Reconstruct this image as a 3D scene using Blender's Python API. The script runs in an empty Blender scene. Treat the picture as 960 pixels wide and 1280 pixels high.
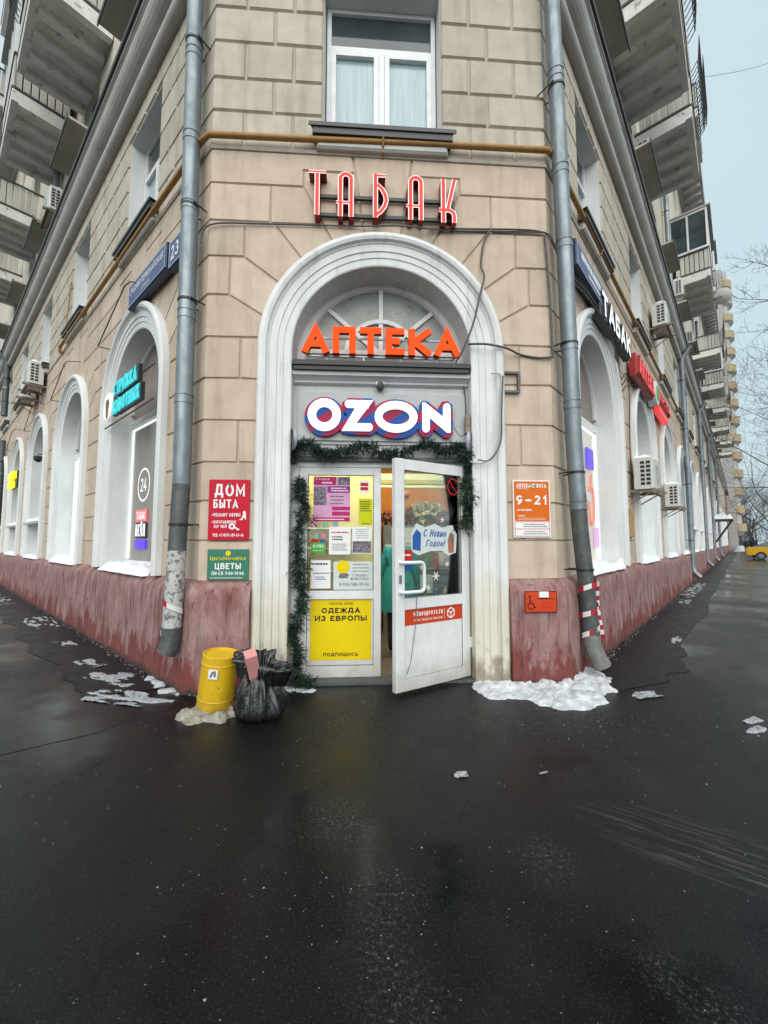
import bpy, bmesh, math, random
from mathutils import Matrix, Vector, noise
random.seed(7)
R = math.radians
SC = bpy.context.scene
COL = SC.collection

# ---------------------------------------------------------------- camera
cam_d = bpy.data.cameras.new('camera')
cam = bpy.data.objects.new('camera', cam_d)
COL.objects.link(cam)
SC.camera = cam
cam_d.sensor_fit = 'HORIZONTAL'
cam_d.sensor_width = 36.0
cam_d.lens = 36.0 * 505.0 / 960.0
cam_d.clip_start = 0.05
cam_d.clip_end = 2000
cam.location = (-0.24, -4.2, 1.45)
cam.rotation_euler = (R(90 + 4.2), 0, R(-3.5))

# ---------------------------------------------------------------- overcast sky, soft sun, exposure
W_ = bpy.data.worlds.new('World')
SC.world = W_
W_.use_nodes = True
nt = W_.node_tree
bg = nt.nodes['Background']
sky = nt.nodes.new('ShaderNodeTexSky')
sky.sky_type = 'NISHITA'
sky.sun_disc = False
sky.sun_elevation = R(40)
sky.sun_rotation = R(184)
sky.air_density = 1.6
sky.dust_density = 6.0
sky.ozone_density = 2.0
mx = nt.nodes.new('ShaderNodeMix')
mx.data_type = 'RGBA'
mx.inputs[0].default_value = 0.93          # a closed cloud deck: almost even, pale and cool
tc = nt.nodes.new('ShaderNodeTexCoord')
cl = nt.nodes.new('ShaderNodeTexNoise')
cl.inputs['Scale'].default_value = 2.2
cl.inputs['Detail'].default_value = 4
cmx = nt.nodes.new('ShaderNodeMix')
cmx.data_type = 'RGBA'
cmx.inputs[6].default_value = (2.98, 3.86, 4.25, 1)
cmx.inputs[7].default_value = (3.45, 4.08, 4.30, 1)
nt.links.new(tc.outputs['Generated'], cl.inputs['Vector'])
nt.links.new(cl.outputs['Fac'], cmx.inputs[0])
nt.links.new(cmx.outputs[2], mx.inputs[7])
nt.links.new(sky.outputs[0], mx.inputs[6])
nt.links.new(mx.outputs[2], bg.inputs[0])
bg.inputs[1].default_value = 0.10
sun_d = bpy.data.lights.new('sun', 'SUN')
sun = bpy.data.objects.new('sun', sun_d)
COL.objects.link(sun)
sun_d.energy = 1.5
sun_d.angle = R(80)
sun_d.color = (1.0, 0.985, 0.96)
sun.rotation_euler = (R(50), 0, R(-4))
SC.view_settings.view_transform = 'Standard'
SC.view_settings.look = 'None'
SC.view_settings.gamma = 1.0
SC.view_settings.use_curve_mapping = False
SC.view_settings.exposure = 1.0
SC.cycles.max_bounces = 6
SC.cycles.use_denoising = True

# ---------------------------------------------------------------- helpers
HW = 1.84                                   # half width of the chamfered corner front
S2 = 2 ** -0.5
F0 = Matrix.Identity(4)                                                     # corner front: x right, y into the house, z up
FL = Matrix.Translation((-HW, 0, 0)) @ Matrix.Rotation(R(-45), 4, 'Z')      # left street front: x = -distance from the corner
FR = Matrix.Translation((HW, 0, 0)) @ Matrix.Rotation(R(45), 4, 'Z')        # right street front: x = distance from the corner


def T(x, y, z, rz=0):
    return Matrix.Translation((x, y, z)) @ Matrix.Rotation(rz, 4, 'Z')


def thing(name, label, cat, M=F0, group=None):
    o = bpy.data.objects.new(name, None)
    COL.objects.link(o)
    o.matrix_basis = M
    o.empty_display_size = 0.1
    o['label'] = label
    o['category'] = cat
    if group:
        o['group'] = group
    return o


def tag(o, label, cat, group=None):
    o['label'] = label
    o['category'] = cat
    if group:
        o['group'] = group
    return o


def link(name, me, parent=None, M=None):
    o = bpy.data.objects.new(name, me)
    COL.objects.link(o)
    if parent:
        o.parent = parent
    if M is not None:
        o.matrix_basis = M
    return o


class MB:
    def __init__(s):
        s.v = []
        s.f = []
        s.m = []

    def poly(s, pts, mi=0):
        i = len(s.v)
        s.v += [tuple(p) for p in pts]
        s.f.append(tuple(range(i, i + len(pts))))
        s.m.append(mi)
        return s

    def box(s, x0, x1, y0, y1, z0, z1, mi=0, M=None):
        i = len(s.v)
        p = [(x0, y0, z0), (x1, y0, z0), (x1, y1, z0), (x0, y1, z0), (x0, y0, z1), (x1, y0, z1), (x1, y1, z1), (x0, y1, z1)]
        if M is not None:
            p = [tuple(M @ Vector(q)) for q in p]
        s.v += p
        for f in ((3, 2, 1, 0), (4, 5, 6, 7), (0, 1, 5, 4), (1, 2, 6, 5), (2, 3, 7, 6), (3, 0, 4, 7)):
            s.f.append(tuple(i + k for k in f))
            s.m.append(mi)
        return s

    def bbox(s, x0, x1, y0, y1, z0, z1, b=0.01, mi=0):
        """box whose front (low y) edges are chamfered"""
        i = len(s.v)
        s.v += [(x0, y1, z0), (x1, y1, z0), (x1, y1, z1), (x0, y1, z1),
                (x0, y0 + b, z0), (x1, y0 + b, z0), (x1, y0 + b, z1), (x0, y0 + b, z1),
                (x0 + b, y0, z0 + b), (x1 - b, y0, z0 + b), (x1 - b, y0, z1 - b), (x0 + b, y0, z1 - b)]
        F = [(3, 2, 1, 0), (8, 9, 10, 11)]
        for k in range(4):
            n = (k + 1) % 4
            F += [(k, n, 4 + n, 4 + k), (4 + k, 4 + n, 8 + n, 8 + k)]
        for f in F:
            s.f.append(tuple(i + q for q in f))
            s.m.append(mi)
        return s

    def grid(s, rows, mi=0, close=False, flip=False):
        """rows: list of equally long point lists"""
        i = len(s.v)
        n = len(rows[0])
        for r in rows:
            s.v += [tuple(p) for p in r]
        for a in range(len(rows) - 1):
            for b in range(n if close else n - 1):
                c = (b + 1) % n
                q = (i + a * n + b, i + a * n + c, i + (a + 1) * n + c, i + (a + 1) * n + b)
                s.f.append(q[::-1] if flip else q)
                s.m.append(mi)
        return s

    def tube(s, pts, r, n=8, mi=0, cap=True):
        pts = [Vector(p) for p in pts]
        rr = r if isinstance(r, (list, tuple)) else [r] * len(pts)
        rows = []
        pu = None
        for k, p in enumerate(pts):
            d = (pts[min(k + 1, len(pts) - 1)] - pts[max(k - 1, 0)])
            if d.length < 1e-9:
                d = Vector((0, 0, 1))
            d.normalize()
            if pu is None:
                pu = d.orthogonal().normalized()
            else:
                pu = (pu - d * pu.dot(d))
                pu = pu.normalized() if pu.length > 1e-6 else d.orthogonal().normalized()
            w = d.cross(pu)
            rows.append([p + (pu * math.cos(2 * math.pi * j / n) + w * math.sin(2 * math.pi * j / n)) * rr[k] for j in range(n)])
        s.grid(rows, mi, close=True)
        if cap:
            s.poly(rows[0][::-1], mi)
            s.poly(rows[-1], mi)
        return s

    def lathe(s, prof, n=24, c=(0, 0, 0), mi=0, axis='z'):
        rows = []
        for r, h in prof:
            row = []
            for j in range(n):
                a = 2 * math.pi * j / n
                if axis == 'z':
                    row.append((c[0] + r * math.cos(a), c[1] + r * math.sin(a), c[2] + h))
                elif axis == 'y':
                    row.append((c[0] + r * math.cos(a), c[1] + h, c[2] - r * math.sin(a)))
                else:
                    row.append((c[0] + h, c[1] + r * math.cos(a), c[2] + r * math.sin(a)))
            rows.append(row)
        s.grid(rows, mi, close=True)
        return s

    def prism(s, poly, y0, y1, mi=0, mi_side=None):
        """2D polygon (x,z), anticlockwise seen from -y, from front y0 to back y1"""
        n = len(poly)
        a = [(p[0], y0, p[1]) for p in poly]
        b = [(p[0], y1, p[1]) for p in poly]
        s.poly(a, mi)
        s.poly(b[::-1], mi)
        for k in range(n):
            q = (k + 1) % n
            s.poly([a[q], a[k], b[k], b[q]][::1], mi if mi_side is None else mi_side)
        return s

    def ribbon(s, line, hw, y0, y1=None, mi=0, mi_side=None):
        """flat stroke along a 2D (x,z) line; with y1 it becomes a bar"""
        p = [Vector((a[0], a[1])) for a in line]
        closed = (p[0] - p[-1]).length < 1e-6 and len(p) > 3
        if closed:
            p = p[:-1]
        p = [q for i, q in enumerate(p) if i == 0 or (q - p[i - 1]).length > 1e-6]
        n = len(p)
        L, Rr = [], []
        for k in range(n):
            a = p[k - 1] if (k > 0 or closed) else None
            b = p[(k + 1) % n] if (k < n - 1 or closed) else None
            d1 = (p[k] - a).normalized() if a is not None else None
            d2 = (b - p[k]).normalized() if b is not None else None
            if d1 is None:
                d1 = d2
            if d2 is None:
                d2 = d1
            n1 = Vector((-d1.y, d1.x))
            n2 = Vector((-d2.y, d2.x))
            m = n1 + n2
            if m.length < 1e-4:
                m = n1.copy()
            m.normalize()
            k_ = min(1.0 / max(m.dot(n1), 0.05), 2.2)
            L.append(p[k] + m * hw * k_)
            Rr.append(p[k] - m * hw * k_)
        rng = range(n) if closed else range(n - 1)
        for k in rng:
            q = (k + 1) % n
            f = [(Rr[k].x, y0, Rr[k].y), (Rr[q].x, y0, Rr[q].y), (L[q].x, y0, L[q].y), (L[k].x, y0, L[k].y)]
            s.poly(f, mi)
            if y1 is not None:
                ms = mi if mi_side is None else mi_side
                g = [(x, y1, z) for x, _, z in f]
                s.poly([f[1], f[0], g[0], g[1]], ms)
                s.poly([f[3], f[2], g[2], g[3]], ms)
                if not closed and k == 0:
                    s.poly([f[0], f[3], g[3], g[0]], ms)
                if not closed and k == n - 2:
                    s.poly([f[2], f[1], g[1], g[2]], ms)
        return s

    def mesh(s, name, mats, smooth=False):
        me = bpy.data.meshes.new(name)
        me.from_pydata(s.v, [], s.f)
        if not isinstance(mats, (list, tuple)):
            mats = [mats]
        for m in mats:
            me.materials.append(m)
        if len(mats) > 1:
            me.polygons.foreach_set('material_index', s.m)
        if smooth:
            me.polygons.foreach_set('use_smooth', [True] * len(s.f))
        me.update()
        return me

    def build(s, name, mats, parent=None, M=None, smooth=False, weld=False):
        me = s.mesh(name, mats, smooth)
        if weld:
            bm = bmesh.new()
            bm.from_mesh(me)
            bmesh.ops.remove_doubles(bm, verts=bm.verts, dist=1e-5)
            bmesh.ops.recalc_face_normals(bm, faces=bm.faces)
            bm.to_mesh(me)
            bm.free()
        return link(name, me, parent, M)


def arc(cx, cz, rx, rz, a0, a1, n=10):
    return [(cx + rx * math.cos(R(a0 + (a1 - a0) * k / n)), cz + rz * math.sin(R(a0 + (a1 - a0) * k / n))) for k in range(n + 1)]


def rrect(x0, x1, z0, z1, r, n=5):
    return (arc(x1 - r, z0 + r, r, r, -90, 0, n) + arc(x1 - r, z1 - r, r, r, 0, 90, n)
            + arc(x0 + r, z1 - r, r, r, 90, 180, n) + arc(x0 + r, z0 + r, r, r, 180, 270, n))


def fbm(x, y, z=0.0, o=4):
    return noise.fractal(Vector((x, y, z)), 1.0, 2.0, o)


# ---------------------------------------------------------------- procedural materials
def pm(name, c1, c2=None, scale=4.0, rough=0.8, rvar=0.0, bump=0.0, bscale=60.0, metal=0.0, emit=None, es=0.0,
       stretch=(1, 1, 1), rand=0.0, speck=None, spec=0.5, ramp=(0.35, 0.65), trans=0.0, alpha=1.0):
    m = bpy.data.materials.new(name)
    m.use_nodes = True
    n, l = m.node_tree.nodes, m.node_tree.links
    b = n['Principled BSDF']
    b.inputs['Metallic'].default_value = metal
    b.inputs['Roughness'].default_value = rough
    b.inputs['Specular IOR Level'].default_value = spec
    c2 = c2 or tuple(x * 0.9 for x in c1)
    geo = n.new('ShaderNodeNewGeometry')
    mp = n.new('ShaderNodeMapping')
    mp.inputs['Scale'].default_value = stretch
    l.new(geo.outputs['Position'], mp.inputs['Vector'])
    nz = n.new('ShaderNodeTexNoise')
    nz.inputs['Scale'].default_value = scale
    nz.inputs['Detail'].default_value = 7
    nz.inputs['Roughness'].default_value = 0.62
    l.new(mp.outputs[0], nz.inputs['Vector'])
    rp = n.new('ShaderNodeValToRGB')
    rp.color_ramp.elements[0].position, rp.color_ramp.elements[1].position = ramp
    rp.color_ramp.elements[0].color = (*c1, 1)
    rp.color_ramp.elements[1].color = (*c2, 1)
    l.new(nz.outputs['Fac'], rp.inputs[0])
    col = rp.outputs[0]
    if speck:
        sc_, th, cs = speck
        ns = n.new('ShaderNodeTexNoise')
        ns.inputs['Scale'].default_value = sc_
        ns.inputs['Detail'].default_value = 5
        ns.inputs['Roughness'].default_value = 0.7
        l.new(mp.outputs[0], ns.inputs['Vector'])
        r2 = n.new('ShaderNodeValToRGB')
        r2.color_ramp.elements[0].position, r2.color_ramp.elements[1].position = th, th + 0.06
        l.new(ns.outputs['Fac'], r2.inputs[0])
        mm = n.new('ShaderNodeMix')
        mm.data_type = 'RGBA'
        l.new(r2.outputs[0], mm.inputs[0])
        l.new(col, mm.inputs[6])
        mm.inputs[7].default_value = (*cs, 1)
        col = mm.outputs[2]
    if rand:
        oi = n.new('ShaderNodeObjectInfo')
        hs = n.new('ShaderNodeHueSaturation')
        mr = n.new('ShaderNodeMapRange')
        mr.inputs[3].default_value = 1 - rand
        mr.inputs[4].default_value = 1 + rand
        l.new(oi.outputs['Random'], mr.inputs[0])
        l.new(mr.outputs[0], hs.inputs['Value'])
        l.new(col, hs.inputs['Color'])
        col = hs.outputs[0]
    l.new(col, b.inputs['Base Color'])
    if rvar:
        mr = n.new('ShaderNodeMapRange')
        mr.inputs[1].default_value, mr.inputs[2].default_value = 0.3, 0.7
        mr.inputs[3].default_value, mr.inputs[4].default_value = max(rough - rvar, 0.02), min(rough + rvar, 1)
        l.new(nz.outputs['Fac'], mr.inputs[0])
        l.new(mr.outputs[0], b.inputs['Roughness'])
    if bump:
        nb = n.new('ShaderNodeTexNoise')
        nb.inputs['Scale'].default_value = bscale
        nb.inputs['Detail'].default_value = 6
        nb.inputs['Roughness'].default_value = 0.65
        l.new(geo.outputs['Position'], nb.inputs['Vector'])
        bp = n.new('ShaderNodeBump')
        bp.inputs['Strength'].default_value = bump
        bp.inputs['Distance'].default_value = 0.02
        l.new(nb.outputs['Fac'], bp.inputs['Height'])
        l.new(bp.outputs[0], b.inputs['Normal'])
    if emit:
        b.inputs['Emission Color'].default_value = (*emit, 1)
        b.inputs['Emission Strength'].default_value = es
    if trans:
        b.inputs['Transmission Weight'].default_value = trans
    return m


def nodes_of(m):
    return m.node_tree.nodes, m.node_tree.links, m.node_tree.nodes['Principled BSDF']


def zmix(m, z0, z1, col, wob=0.25, nscale=5.0, fac=1.0, zs=1.0):
    """a second paint or stain below a height, with a ragged edge"""
    n, l, b = nodes_of(m)
    src = b.inputs['Base Color'].links[0].from_socket
    geo = n.new('ShaderNodeNewGeometry')
    sx = n.new('ShaderNodeSeparateXYZ')
    l.new(geo.outputs['Position'], sx.inputs[0])
    nz = n.new('ShaderNodeTexNoise')
    nz.inputs['Scale'].default_value = nscale
    nz.inputs['Detail'].default_value = 8
    nz.inputs['Roughness'].default_value = 0.65
    mpz = n.new('ShaderNodeMapping')
    mpz.inputs['Scale'].default_value = (1, 1, zs)
    l.new(geo.outputs['Position'], mpz.inputs[0])
    l.new(mpz.outputs[0], nz.inputs['Vector'])
    ma = n.new('ShaderNodeMath')
    ma.operation = 'MULTIPLY_ADD'
    ma.inputs[1].default_value = wob * 4
    l.new(nz.outputs['Fac'], ma.inputs[0])
    l.new(sx.outputs['Z'], ma.inputs[2])
    mr = n.new('ShaderNodeMapRange')
    mr.inputs[1].default_value, mr.inputs[2].default_value = z0 + wob * 2, z1 + wob * 2
    mr.inputs[3].default_value, mr.inputs[4].default_value = fac, 0.0
    l.new(ma.outputs[0], mr.inputs[0])
    mm = n.new('ShaderNodeMix')
    mm.data_type = 'RGBA'
    l.new(mr.outputs[0], mm.inputs[0])
    l.new(src, mm.inputs[6])
    mm.inputs[7].default_value = (*col, 1)
    l.new(mm.outputs[2], b.inputs['Base Color'])
    return m


def glass(name, tint=(0.9, 0.95, 0.95), rough=0.02, fac=0.0):
    """thin window pane: mostly see-through, mirror-like at a slant"""
    m = bpy.data.materials.new(name)
    m.use_nodes = True
    n, l = m.node_tree.nodes, m.node_tree.links
    n.remove(n['Principled BSDF'])
    tr = n.new('ShaderNodeBsdfTransparent')
    tr.inputs[0].default_value = (*tint, 1)
    gl = n.new('ShaderNodeBsdfGlossy')
    gl.inputs['Roughness'].default_value = rough
    fr = n.new('ShaderNodeFresnel')
    fr.inputs[0].default_value = 1.5
    ma = n.new('ShaderNodeMath')
    ma.operation = 'ADD'
    ma.inputs[1].default_value = fac
    l.new(fr.outputs[0], ma.inputs[0])
    mxs = n.new('ShaderNodeMixShader')
    l.new(ma.outputs[0], mxs.inputs[0])
    l.new(tr.outputs[0], mxs.inputs[1])
    l.new(gl.outputs[0], mxs.inputs[2])
    l.new(mxs.outputs[0], n['Material Output'].inputs[0])
    return m


def weather(m, dark=.8, nscale=5.0, th=(.50, .72), stretch=(1, 1, .12)):
    """faint dirty runs down the wall"""
    n, l, b = nodes_of(m)
    src = b.inputs['Base Color'].links[0].from_socket
    geo = n.new('ShaderNodeNewGeometry')
    mp = n.new('ShaderNodeMapping')
    mp.inputs['Scale'].default_value = stretch
    l.new(geo.outputs['Position'], mp.inputs[0])
    nz = n.new('ShaderNodeTexNoise')
    nz.inputs['Scale'].default_value = nscale
    nz.inputs['Detail'].default_value = 8
    nz.inputs['Roughness'].default_value = .68
    l.new(mp.outputs[0], nz.inputs['Vector'])
    mr = n.new('ShaderNodeMapRange')
    mr.inputs[1].default_value, mr.inputs[2].default_value = th
    l.new(nz.outputs['Fac'], mr.inputs[0])
    mm = n.new('ShaderNodeMix')
    mm.data_type = 'RGBA'
    mm.blend_type = 'MULTIPLY'
    l.new(mr.outputs[0], mm.inputs[0])
    l.new(src, mm.inputs[6])
    mm.inputs[7].default_value = (dark, dark * .985, dark * .96, 1)
    l.new(mm.outputs[2], b.inputs['Base Color'])
    return m


M = {}
M['block_low'] = weather(pm('plaster_pink_beige', (0.585, 0.475, 0.375), (0.51, 0.41, 0.32), 4.5, 0.88, bump=0.35, bscale=110, rand=0.08, speck=(30, 0.68, (0.36, 0.28, 0.22)), spec=.25), .74)
M['block_up'] = weather(pm('plaster_grey_beige', (0.525, 0.47, 0.385), (0.455, 0.40, 0.325), 4.5, 0.88, bump=0.35, bscale=110, rand=0.08, speck=(30, 0.68, (0.33, 0.28, 0.23)), spec=.25), .74)
M['joint'] = pm('plaster_joint', (0.50, 0.425, 0.34), (0.43, 0.36, 0.285), 5, 0.9, bump=0.3, bscale=80)
M['wall_top'] = pm('plaster_upper_floors', (0.60, 0.55, 0.45), (0.50, 0.455, 0.375), 1.5, 0.88, bump=0.25, bscale=60, speck=(3, 0.64, (0.40, 0.36, 0.30)))
M['white'] = zmix(pm('white_painted_stucco', (0.74, 0.745, 0.73), (0.64, 0.645, 0.63), 4, 0.75, bump=0.3, bscale=60, stretch=(1, 1, .35), speck=(13, 0.67, (0.46, 0.44, 0.40)), spec=.3),
                  0.75, 1.15, (0.62, 0.57, 0.45), 0.22, 6.0, 0.85)
zmix(M['white'], 0.12, 0.35, (0.22, 0.18, 0.125), 0.30, 11.0, 0.8, .5)
weather(M['white'], .78, 9, (.52, .70))
M['whitebay'] = pm('white_painted_reveal', (0.70, 0.71, 0.70), (0.60, 0.61, 0.60), 3, 0.75, bump=0.2, bscale=50, stretch=(1, 1, .35), speck=(7, 0.72, (0.40, 0.39, 0.37)))
M['upvc'] = pm('white_plastic', (0.74, 0.75, 0.75), (0.66, 0.67, 0.67), 6, 0.35, rvar=0.1)
M['upvc_dirty'] = zmix(pm('white_plastic_grimy', (0.72, 0.73, 0.725), (0.64, 0.645, 0.64), 6, 0.38, rvar=0.1, speck=(16, 0.70, (0.45, 0.44, 0.41))), 0.02, 0.35, (0.40, 0.37, 0.32), 0.14, 7, 0.8)
M['cornice'] = pm('cornice_grey_paint', (0.54, 0.525, 0.485), (0.43, 0.415, 0.385), 2.5, 0.8, bump=0.25, bscale=40, speck=(5, 0.66, (0.26, 0.25, 0.23)))
M['concrete'] = pm('balcony_concrete', (0.76, 0.75, 0.70), (0.60, 0.59, 0.55), 3, 0.9, bump=0.4, bscale=30, speck=(4, 0.60, (0.30, 0.29, 0.27)))
M['slat'] = pm('grey_corrugated_board', (0.52, 0.50, 0.44), (0.40, 0.385, 0.335), 3, 0.8, stretch=(1, 1, .2), rand=0.08)
M['darkmetal'] = pm('dark_sheet_metal', (0.045, 0.045, 0.045), (0.08, 0.078, 0.075), 12, 0.5, metal=0.3, rvar=0.15)
M['black'] = pm('black_metal', (0.012, 0.012, 0.013), (0.02, 0.02, 0.02), 12, 0.45)
M['galv'] = pm('galvanised_pipe', (0.25, 0.285, 0.30), (0.17, 0.195, 0.21), 9, 0.42, rvar=0.12, metal=0.55, bump=0.12, bscale=30, stretch=(1, 1, .4), speck=(22, 0.66, (0.36, 0.39, 0.40)))
M['galv_worn'] = pm('pipe_flaking_whitewash', (0.50, 0.49, 0.47), (0.42, 0.41, 0.39), 9, 0.75, bump=0.35, bscale=40, speck=(17, 0.52, (0.13, 0.14, 0.14)))
M['galv_dark'] = pm('old_dark_pipe', (0.115, 0.125, 0.125), (0.075, 0.08, 0.08), 11, 0.55, metal=0.4, bump=0.2, bscale=40, speck=(26, 0.62, (0.27, 0.28, 0.27)))
M['gas'] = pm('ochre_gas_pipe', (0.36, 0.19, 0.045), (0.28, 0.14, 0.035), 8, 0.5, rvar=0.1, speck=(25, 0.68, (0.16, 0.075, 0.02)))
M['plinth'] = zmix(pm('plinth_rose_paint', (0.34, 0.215, 0.208), (0.215, 0.085, 0.076), 7, 0.85, bump=0.45, bscale=28, stretch=(1, 1, .35), speck=(13, 0.60, (0.14, 0.055, 0.05))),
                   0.16, 0.30, (0.165, 0.034, 0.027), 0.42, 4.0, 0.92, .45)
zmix(M['plinth'], .03, .07, (.035, .027, .024), .06, 14, .9)
weather(M['plinth'], .55, 14, (.50, .64), (1, 1, .10))
weather(M['plinth'], 1.25, 26, (.60, .66), (1, 1, .5))
M['plinth_cap'] = M['plinth']
M['snow'] = pm('dirty_snow', (0.70, 0.72, 0.74), (0.40, 0.41, 0.42), 11, 0.75, bump=0.9, bscale=45, speck=(22, 0.62, (0.20, 0.195, 0.19)))
M['slush'] = pm('thin_grey_slush', (0.52, 0.54, 0.56), (0.30, 0.31, 0.32), 30, 0.6, bump=0.9, bscale=80, speck=(34, 0.55, (0.06, 0.06, 0.06)))
M['snow_clean'] = pm('snow', (0.84, 0.86, 0.88), (0.74, 0.77, 0.79), 6, 0.7, bump=0.4, bscale=40)
M['ice'] = pm('grimy_ice_and_concrete', (0.36, 0.33, 0.27), (0.17, 0.15, 0.115), 14, 0.6, bump=0.6, bscale=30, speck=(14, 0.62, (0.10, 0.09, 0.075)))
M['yellow_paint'] = zmix(pm('yellow_paint', (0.66, 0.42, 0.012), (0.58, 0.36, 0.01), 7, 0.4, rvar=0.1, bump=0.08, bscale=30, speck=(24, 0.66, (0.20, 0.11, 0.02))), -0.02, 0.2, (0.20, 0.12, 0.02), 0.12, 12, 0.6)
M['bag'] = pm('black_plastic_bag', (0.010, 0.010, 0.011), (0.02, 0.02, 0.022), 6, 0.16, rvar=0.06, bump=0.5, bscale=22, spec=.8)
M['pink'] = pm('pink_card', (0.62, 0.27, 0.25), None, 6, 0.7)
M['needle'] = pm('green_tinsel', (0.006, 0.022, 0.013), (0.014, 0.042, 0.022), 30, 0.55)
M['cable'] = pm('grey_cable', (0.06, 0.058, 0.055), (0.10, 0.097, 0.09), 20, 0.6)
M['cable_w'] = pm('pale_cable', (0.42, 0.41, 0.39), None, 20, 0.6)
M['pane'] = pm('window_pane_curtained', (0.30, 0.40, 0.42), (0.40, 0.50, 0.52), 7, 0.06, stretch=(3, 3, .15))
M['pane_dark'] = pm('window_pane_dark', (0.035, 0.05, 0.055), (0.07, 0.09, 0.095), 2, 0.05)
M['pane_fan'] = pm('grimy_fanlight_pane', (0.28, 0.30, 0.28), (0.20, 0.215, 0.20), 5, 0.3, speck=(10, 0.60, (0.14, 0.14, 0.12)))
M['pane_greige'] = pm('greige_window_film', (0.20, 0.175, 0.15), (0.27, 0.24, 0.205), 2, 0.12, stretch=(1, 1, .4))
M['pane_mint'] = pm('lit_frosted_pane', (0.62, 0.70, 0.66), (0.56, 0.64, 0.60), 1.5, 0.4, emit=(0.72, 0.92, 0.83), es=0.2, stretch=(1, 1, .3))
M['pane_shop'] = pm('lit_shop_window', (0.45, 0.43, 0.36), (0.33, 0.31, 0.26), 5, 0.12, emit=(0.60, 0.60, 0.50), es=0.2)
M['tymp'] = pm('brown_tympanum', (0.21, 0.165, 0.145), (0.26, 0.21, 0.185), 3, 0.5)
M['glass'] = glass('clear_pane')
M['led'] = pm('white_led_strip', (0.8, 0.85, 0.8), None, 5, 0.5, emit=(0.86, 1.0, 0.93), es=.7)
M['ac'] = pm('air_conditioner_casing', (0.60, 0.60, 0.56), (0.52, 0.52, 0.485), 5, 0.5, speck=(12, 0.70, (0.38, 0.36, 0.32)))
M['rust'] = pm('rusty_bracket', (0.30, 0.24, 0.19), (0.20, 0.14, 0.10), 14, 0.8)
M['p_white'] = pm('white_print', (0.78, 0.78, 0.77), (0.75, 0.75, 0.74), 9, 0.55)
M['p_black'] = pm('black_print', (0.015, 0.015, 0.015), None, 9, 0.5)
M['p_grey'] = pm('grey_print', (0.17, 0.17, 0.18), None, 9, 0.5)
M['p_red'] = pm('crimson_board', (0.52, 0.008, 0.030), (0.49, 0.007, 0.027), 3, 0.42)
M['p_redtext'] = pm('red_print', (0.50, 0.02, 0.02), None, 9, 0.5)
M['p_green'] = pm('green_board', (0.045, 0.19, 0.125), (0.04, 0.175, 0.115), 3, 0.42)
M['p_yellow'] = pm('yellow_print', (0.76, 0.57, 0.004), (0.72, 0.54, 0.004), 3, 0.45)
M['p_lime'] = pm('lime_flyer', (0.58, 0.60, 0.01), None, 9, 0.5)
M['p_orange'] = pm('orange_board', (0.66, 0.135, 0.008), (0.62, 0.125, 0.008), 3, 0.45)
M['p_redor'] = pm('red_orange_sticker', (0.56, 0.055, 0.015), (0.52, 0.05, 0.014), 3, 0.45)
M['p_magenta'] = pm('magenta_print', (0.45, 0.02, 0.14), None, 9, 0.5)
M['p_violet'] = pm('violet_print', (0.30, 0.035, 0.24), None, 9, 0.5)
M['p_lilac'] = pm('lilac_print', (0.66, 0.36, 0.55), (0.58, 0.28, 0.48), 9, 0.5)
M['p_photo'] = pm('photo_print', (0.05, 0.045, 0.06), (0.30, 0.26, 0.30), 45, 0.4)
M['p_avito'] = pm('green_sticker', (0.07, 0.40, 0.06), None, 9, 0.5)
M['p_blue'] = pm('blue_print', (0.03, 0.11, 0.36), None, 9, 0.5)
M['p_pale'] = pm('pale_notice', (0.60, 0.65, 0.63), (0.56, 0.61, 0.59), 9, 0.5)
M['street_blue'] = pm('navy_street_sign', (0.022, 0.045, 0.165), (0.028, 0.055, 0.19), 3, 0.35)
M['navy'] = pm('dark_navy_box', (0.010, 0.020, 0.075), None, 3, 0.4)
for k_ in list(M):
    if k_.startswith('p_'):
        M[k_].node_tree.nodes['Principled BSDF'].inputs['Specular IOR Level'].default_value = .18

# ---------------------------------------------------------------- stroke lettering (sign-writer's capitals)
def _b(z0, z1, x0=0.0, x1=1.0):          # a bowl opening to the left: from (x0,z1) round to (x0,z0)
    m = (z1 - z0) / 2
    return [(x0, z1)] + arc(x1 - min(m, .45), (z0 + z1) / 2, min(m, .45), m, 90, -90, 8) + [(x0, z0)]


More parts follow.
